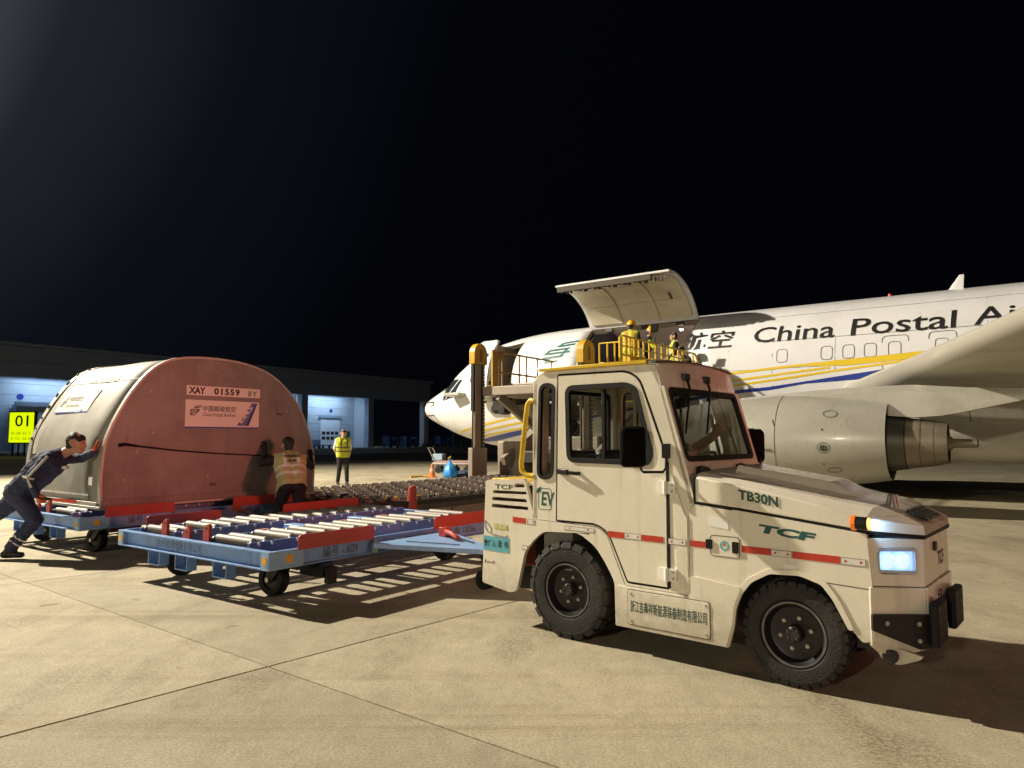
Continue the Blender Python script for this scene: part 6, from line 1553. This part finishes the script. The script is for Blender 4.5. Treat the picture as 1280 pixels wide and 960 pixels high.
# --- marks, stickers and lettering on the right side (and the far side)
def decal(x0, x1, z0, z1, mat, y=-.0028, t=.0016, name='reflective_strip', left=False, dz=0):
    if mat is white_refl:
        mb = MB(); mb.plate([inset([(x0, z0), (x1, z0 + dz), (x1, z1 + dz), (x0, z1)], .0035)], sidefn(left, y - .0006), t); f_ = mb.build(name, mat, tug); mat = M('strip_border', (.22, .20, .17), .5)
        for k_ in (.2, .8): mb = MB(); xm = x0 + (x1 - x0) * k_; mb.plate([rect(xm - .006, xm + .006, (z0 + z1) / 2 - .006, (z0 + z1) / 2 + .006)], sidefn(left, y - .0012), t); mb.build('print_mark', red_refl, f_)
    mb = MB(); mb.plate([[(x0, z0), (x1, z0 + dz), (x1, z1 + dz), (x0, z1)]], sidefn(left, y), t); return mb.build(name, mat, tug)
for left in (False, True):
    decal(-.545, -.415, .800, .842, red_refl, left=left, dz=-.004); decal(-.413, -.325, .796, .836, white_refl, left=left, dz=-.002)
    decal(-.05, .215, .782, .812, white_refl, left=left, dz=-.002)
    decal(.335, .465, .765, .806, red_refl, -.0068, left=left, dz=-.001); decal(.467, .60, .764, .804, white_refl, -.0068, left=left, dz=-.001); decal(.602, .765, .763, .803, red_refl, -.0068, left=left, dz=-.001)
    decal(.803, .93, .760, .799, white_refl, -.0105, left=left, dz=-.001); decal(.955, 1.075, .759, .798, red_refl, left=left)
    decal(1.295, 1.475, .756, .797, red_refl, left=left, dz=-.001); decal(1.477, 1.60, .753, .793, white_refl, left=left, dz=-.001); decal(1.602, 1.865, .752, .793, red_refl, left=left, dz=-.002); decal(1.867, 2.0, .749, .789, white_refl, left=left, dz=-.001)
    mb = MB(); mb.plate([rounded(rect(1.09, 1.285, .715, .845), .025, 4), rounded(rect(1.0945, 1.2805, .7195, .8405), .022, 4)], sidefn(left, -.003), .004); mb.build('charge_flap_seam', seam_m, tug)
    mb = MB(); mb.plate([rounded(rect(1.0945, 1.2805, .7195, .8405), .022, 4)], sidefn(left, -.002), .003); cf_ = mb.build('charge_flap', cream, tug)
    mb = MB(); mb.plate([rounded(rect(1.065, 1.108, .758, .816), .006, 2)], sidefn(left, -.012), .010); mb.plate([rounded(rect(1.238, 1.278, .745, .815), .006, 2)], sidefn(left, -.012), .010); mb.build('latch', black_pl, cf_, .003)
    put_text('TCF', .19, .075, green_print, tug, (lambda u, v: Vector((-.735 + u, W + .0012 if left else -.0012, 1.049 + v * .5))) if not left else (lambda u, v: Vector((-.54 - u, W + .0012, 1.049 + v * .5))), bold=.02)
    tf = (lambda x0, z0, sl=0., y=-.0014: (lambda u, v: Vector((x0 + u, y, z0 + v + u * sl)))) if not left else (lambda x0, z0, sl=0., y=-.0014: (lambda u, v: Vector((x0 - u, W - y, z0 + v - u * -sl))))
    put_text('TCF', .335, .052, teal, tug, tf(1.405 if not left else 1.74, .885, -.09 if not left else .09), bold=.055, shear=.15)
    put_text('TB30N', .245, .062, green_print, tug, tf(1.285 if not left else 1.53, 1.078, -.15 if not left else .15, -.0085), bold=.036)
    put_text('浙江吉鑫祥新能源装备制造有限公司', .555, .078, green_print, tug, tf(.512 if not left else 1.068, .284, 0, -.0180), bold=.014)
    put_text('EV', .125, .105, teal, tug, tf(-.262 if not left else -.137, .945), bold=.022, shear=.1)
    mb = MB(); mb.plate([rounded(rect(-.292, -.165, .915, 1.075), .025, 4), rounded(rect(-.288, -.169, .919, 1.071), .022, 4)], sidefn(left, -.0015), .001); mb.build('emblem_frame', teal, tug)
    mb = MB(); mb.plate([rounded([(-.315, 1.035), (-.27, 1.045), (-.262, 1.09), (-.30, 1.07)], .012, 3)], sidefn(left, -.0022), .001); mb.build('emblem_leaf', teal, tug)
    mb = MB(); mb.lathe([(0, .030), (.001, .030), (.001, .020), (0, .020)], (1.186, -.0042 if not left else W + .0042, .785), (0, 1, 0), 24, closed=True); mb.build('charge_emblem', cyan_print, cf_)
    mb = MB(); mb.add([(1.178, -.0045 if not left else W + .0045, .782), (1.190, -.0045 if not left else W + .0045, .782), (1.196, -.0045 if not left else W + .0045, .802), (1.186, -.0045 if not left else W + .0045, .802)], [(0, 1, 2, 3)]); mb.build('charge_bolt', red_refl, cf_)
    decal(1.085, 1.215, .900, .965, cream_dk, name='type_plate', left=left, dz=-.015)
    decal(1.55, 1.62, .688, .715, cream_dk, name='small_label', left=left)
decal(-.855, -.582, .560, .672, cyan_print, name='name_sticker', dz=-.004)
put_text('责任人: 梁  伟', .255, .055, black_print, tug, lambda u, v: Vector((-.848 + u, -.0046, .590 + v)), bold=.014)
decal(-.74, -.60, .735, .775, M('green_sticker', (.50, .52, .06), .5), name='sticker', dz=-.004); put_text('好服务', .12, .030, white_label, tug, lambda u, v: Vector((-.73 + u, -.0046, .738 + v)), bold=.02)
mb = MB(); mb.plate([rounded([(-.845, .80), (-.80, .765), (-.765, .735), (-.775, .69), (-.81, .70), (-.84, .74)], .02, 4), inset(rounded([(-.845, .80), (-.80, .765), (-.765, .735), (-.775, .69), (-.81, .70), (-.84, .74)], .02, 4), .005)], sidefn(False, -.0028), .0014); mb.build('leaf_sticker', green_print, tug)
mb = MB(); mb.tube([(-.77, .0 - .002, .69), (-.70, -.002, .682), (-.62, -.002, .678), (-.60, -.002, .69)], .004, 6); mb.build('leaf_sticker', green_print, tug)
mb = MB(); mb.tube([(-.84, -.001, .46), (-.835, -.001, .485), (-.83, -.001, .465), (-.80, -.001, .47), (-.78, -.001, .462), (-.765, -.001, .475), (-.75, -.001, .46), (-.742, -.001, .482)], .003, 6); mb.build('handwriting_mark', M('mark_brown', (.12, .09, .04), .6), tug)
decal(-.45, -.395, .600, .632, seam_m, name='small_label'); decal(-.446, -.399, .604, .628, cream, -.0036, name='small_label')
# inside decoration: paper behind the screen
MB().box(.80, .805, .12, .42, 1.24, 1.36).build('paper', M('pink_paper', (.5, .36, .32), .7), tug)
put_text('TCF', .17, .085, black_print, tug, lambda u, v: Vector((2.2335, .62 + u, .70 + v)), bold=.02)

# ================================================================ PEOPLE
def standing(**k):
    P = dict(pel=(0, 0, .93), ch=(.01, 0, 1.40), hd=(.035, 0, 1.615), el_l=(-.02, .25, 1.12), wr_l=(.06, .24, .87), el_r=(-.02, -.25, 1.12), wr_r=(.06, -.24, .87),
             kn_l=(.03, .10, .50), an_l=(-.01, .11, .085), kn_r=(.03, -.10, .50), an_r=(-.01, -.11, .085))
    P.update(k); return P
# the man leaning into the container at the left
pusher = person('man in navy overalls leaning forward to push the rounded container', (-6.09, 8.80, 0), R(12),
    dict(pel=(.06, 0, .80), ch=(.42, 0, 1.21), hd=(.655, 0, 1.385), face=(1, .05, -.10), sw=.19,
         el_l=(.68, .14, 1.20), wr_l=(.845, .03, 1.275), hand_l=(.25, 0, 1), palm_l=(1, .2, 0), curl_l=.1,
         el_r=(.27, -.30, .975), wr_r=(.35, -.285, .775), hand_r=(.75, 0, -.55), curl_r=1.1,
         kn_r=(.28, -.10, .46), an_r=(.0, -.09, .10), kn_l=(-.30, .10, .47), an_l=(-.70, .10, .23), toe_l=(.75, 0, -.65), low_l=-.03, toe_r=(1, -.05, 0)),
    dict(torso=navy, sleeve=navy, pants=navy, hand=orange_glove, shoe=shoe_m, bulk=1.30, head=1.10), voxel=.009)
# reflective tape on his back, arm and trouser leg
mb = MB(); mb.tube([(.44, -.262, 1.235), (.35, -.330, 1.09), (.275, -.372, .985), (.315, -.350, .87)], .016, 6); mb.tube([(.215, -.335, 1.0), (.275, -.378, .985), (.335, -.335, .965)], .013, 6); mb.box(.545, .60, -.12, -.03, 1.075, 1.11); mb.build('sleeve_tape', silver_tape, pusher)
for z in (.20, .255): MB().lathe([(-.011, .084), (.011, .086)], (.28 * (z - .10) / .36, -.0905, z), (.28, 0, .36), 20).build('trouser_tape', silver_tape, pusher)
wand = thing('signal_wand', 'red signal wand held low by the man pushing the container', 'wand', (0, 0, 0))
wand.parent = None
pw = pusher.matrix_basis @ Vector((.42, -.285, .735)); dw = (pusher.matrix_basis.to_3x3() @ Vector((1, 0, -.13))).normalized()
wand.location = pw
MB().cyl(-dw * .05, dw * .10, .018, n=12).build('grip', black_pl, wand); MB().tube([dw * .10, dw * .36, dw * .37], [.017, .021, .012], 12).build('tube', M('wand_red', (.65, .08, .04), .35, emit=(1, .10, .05), estr=.10), wand)

# the man with his back to us at the container's face
person('man in yellow lettered vest pushing the reddish face, back turned', SQ(9.82, 13.60), R(118),
    dict(pel=(-.12, 0, .80), ch=(.13, 0, 1.15), hd=(.25, 0, 1.335), face=(.9, .1, -.1), el_l=(.28, .36, 1.08), wr_l=(.46, .30, 1.27), hand_l=(.5, 0, 1), palm_l=(1, 0, 0), curl_l=.2,
         el_r=(.30, -.36, 1.02), wr_r=(.44, -.38, 1.16), hand_r=(.6, 0, .8), palm_r=(1, 0, 0), curl_r=.2,
         kn_l=(.10, .13, .44), an_l=(-.12, .14, .09), kn_r=(-.08, -.12, .46), an_r=(-.38, -.12, .09)),
    dict(torso=black_cloth, sleeve=black_cloth, pants=black_cloth, hand=black_cloth), voxel=.010, vest=(hivis_or, white_cloth), back_text=[('台州机场', .78, .24, .055), ('地服', .60, .12, .05)])
# the man standing beyond the low deck
person('man in white shirt and lime vest standing between container and nose', (-5.32, 22.49, 0), R(-62),
    standing(hd=(.04, .0, 1.60), face=(.95, -.25, 0), el_r=(-.10, -.24, 1.13), wr_r=(-.10, -.14, .92), el_l=(-.05, .25, 1.12), wr_l=(-.02, .20, .90), kn_l=(.10, .10, .50), an_l=(.10, .12, .085), kn_r=(.0, -.10, .50), an_r=(-.14, -.11, .085)),
    dict(torso=white_cloth, sleeve=white_cloth, forearm=skin, pants=black_cloth), voxel=.011, vest=(hivis, dark_tape))
# the tractor driver
TW_ = Matrix.Translation(TUG_O) @ Matrix.Rotation(TUG_RZ, 4, 'Z')
drv = TW_ @ Vector((.10, .86, 0))
person('tractor driver in dark clothes seated behind the windscreen, arm raised', drv, TUG_RZ,
    dict(pel=(.08, 0, 1.04), ch=(.14, 0, 1.44), hd=(.22, 0, 1.655), face=(1, -.2, -.05), el_l=(.36, .14, 1.34), wr_l=(.56, .16, 1.47), hand_l=(.5, 0, .8), el_r=(.30, -.24, 1.22), wr_r=(.44, -.08, 1.30), curl_l=1.0, curl_r=1.1,
         kn_l=(.50, .12, 1.02), an_l=(.58, .12, .58), kn_r=(.50, -.12, 1.02), an_r=(.58, -.12, .58)),
    dict(torso=black_cloth, sleeve=black_cloth, forearm=skin, pants=black_cloth), voxel=.011)
# the crew on the loader at the cargo door
person('loader worker in yellow helmet and lime vest nearest the railing', SQ(10.38, 3.65, 2.74), AC_RZ + R(95),
    standing(ch=(.05, 0, 1.40), hd=(.10, 0, 1.61), el_l=(.10, .27, 1.16), wr_l=(.30, .22, 1.12), el_r=(.02, -.27, 1.14), wr_r=(.24, -.24, 1.05)),
    dict(torso=navy, sleeve=navy, pants=navy, hand=white_glove), voxel=.013, vest=(hivis, M('orange_tape', (.55, .16, .03), .5)), helmet=True)
person('stooping worker in yellow helmet with white gloves at the cargo opening', SQ(10.40, 2.72, 2.74), AC_RZ + R(25),
    standing(pel=(-.05, 0, .90), ch=(.06, 0, 1.34), hd=(.12, 0, 1.545), el_l=(.16, .24, 1.16), wr_l=(.36, .12, 1.20), el_r=(.20, -.26, 1.12), wr_r=(.40, -.16, 1.12)),
    dict(torso=black_cloth, sleeve=hivis, forearm=white_cloth, pants=black_cloth, hand=white_glove), voxel=.013, helmet=True)
person('bareheaded dark haired worker standing inside the cargo opening', SQ(10.62, 1.30, 2.705), R(176),
    standing(el_l=(.05, .25, 1.13), wr_l=(.22, .20, 1.00), el_r=(.06, -.25, 1.13), wr_r=(.24, -.2, 1.0)),
    dict(torso=black_cloth, sleeve=black_cloth, pants=black_cloth), voxel=.013, vest=(hivis, silver_tape))
person('worker crouching low behind the right hand railing, face to camera', SQ(11.32, 2.55, 2.685), R(-105),
    dict(pel=(-.1, 0, .42), ch=(.02, 0, .84), hd=(.06, 0, 1.05), el_l=(.16, .25, .62), wr_l=(.34, .14, .60), el_r=(.16, -.25, .62), wr_r=(.34, -.12, .56),
         kn_l=(.34, .15, .46), an_l=(.12, .15, .085), kn_r=(.34, -.15, .46), an_r=(.12, -.15, .085)),
    dict(torso=navy, sleeve=navy, pants=navy, hand=skin), voxel=.013, vest=(hivis_or, silver_tape))

# ================================================================ SMALL THINGS UNDER THE NOSE
cn = thing('traffic_cone', 'worn orange cone on the concrete below the aircraft nose', 'cone', (-2.97, 26.6, 0))
MB().lathe([(.03, .13), (.48, .035), (.52, .02), (.52, .001)], (0, 0, 0), (0, 0, 1), 18).build('cone', orange_pl, cn); MB().box(-.18, .18, -.18, .18, 0, .03).build('base', orange_pl, cn, .01)
MB().lathe([(.24, .088), (.34, .067)], (0, 0, 0), (0, 0, 1), 18).build('band', M('cone_band', (.55, .42, .32), .5), cn)
bg = thing('plastic_bag', 'bright blue tied plastic bag beside the hand cart', 'bag', (-2.30, 26.6, 0))
mb = MB(); secs = []
for z, r in ((0, .20), (.04, .26), (.18, .27), (.34, .22), (.48, .14), (.58, .05), (.62, .04), (.68, .09)):
    secs.append([(r * (1 + .14 * math.sin(3 * t + z * 9)) * math.cos(t), r * (1 + .14 * math.cos(5 * t + z * 5)) * math.sin(t), z) for t in np.linspace(0, 2 * math.pi, 22)[:-1]])
mb.loft(secs); mb.build('sack', blue_bag, bg, 0, 60); MB().tube([(0, 0, .62), (.02, -.02, .78), (-.08, -.05, .70)], .018, 8).build('tie', yellow, bg)
tr = thing('hand_cart', 'flat hand cart with tubular handle under the aircraft nose', 'hand cart', (-2.45, 30.2, 0), R(-8))
MB().box(-.85, .85, -.40, .40, .36, .44).build('bed', M('cart_grey', (.42, .38, .36), .5), tr, .02)
MB().box(-.78, .80, -.36, .36, .441, .52).build('load_mat', M('mat_rose', (.36, .22, .20), .7), tr, .02)
mb = MB(); mb.tube([(-.72, -.36, .44), (-1.02, -.36, 1.06), (-1.02, .36, 1.06), (-.72, .36, .44)], .025, 8); mb.build('handle', steel, tr)
MB().box(-.86, -.42, -.34, .34, .53, .80).build('basket', M('basket_blue', (.30, .42, .52), .6), tr, .03)
for x in (-.6, .05, .62):
    for y in (-.32, .32): MB().cyl((x, y - .04, .14), (x, y + .04, .14), .14, n=14).build('wheel', tyre_m, tr); MB().box(x - .03, x + .03, y - .05, y + .05, .15, .37).build('fork', black_mt, tr)
hs = MB(); hs.tube([(-3.75, 26.4, .03), (-3.6, 26.75, .03), (-3.35, 27.0, .035), (-3.1, 27.05, .03)], .035, 8); hs.build('yellow_hose', yellow); tag(bpy.data.objects['yellow_hose'], 'yellow hose curving on the concrete left of the cone', 'hose')
cl = MB(); secs = []
for z, r in ((0, .34), (.10, .34), (.2, .24), (.26, .06)): secs.append([(-1.75 + 1.4 * r * (1 + .15 * math.sin(3 * t)) * math.cos(t), 27.2 + r * math.sin(t), z) for t in np.linspace(0, 2 * math.pi, 18)[:-1]])
cl.loft(secs); cl.build('dark_bag', navy, None, 0, 60); tag(bpy.data.objects['dark_bag'], 'dark cloth bag lying right of the blue bag', 'bag')
ck = MB(); ck.plate([[(0, 0), (.34, 0), (.26, .16), (.08, .16)]], lambda u, v, w: (-1.25 + u, 26.3 + w, v), .2); ck.build('wheel_chock', black_mt, None, .01); tag(bpy.data.objects['wheel_chock'], 'black wheel chock near the loader mast foot', 'chock')
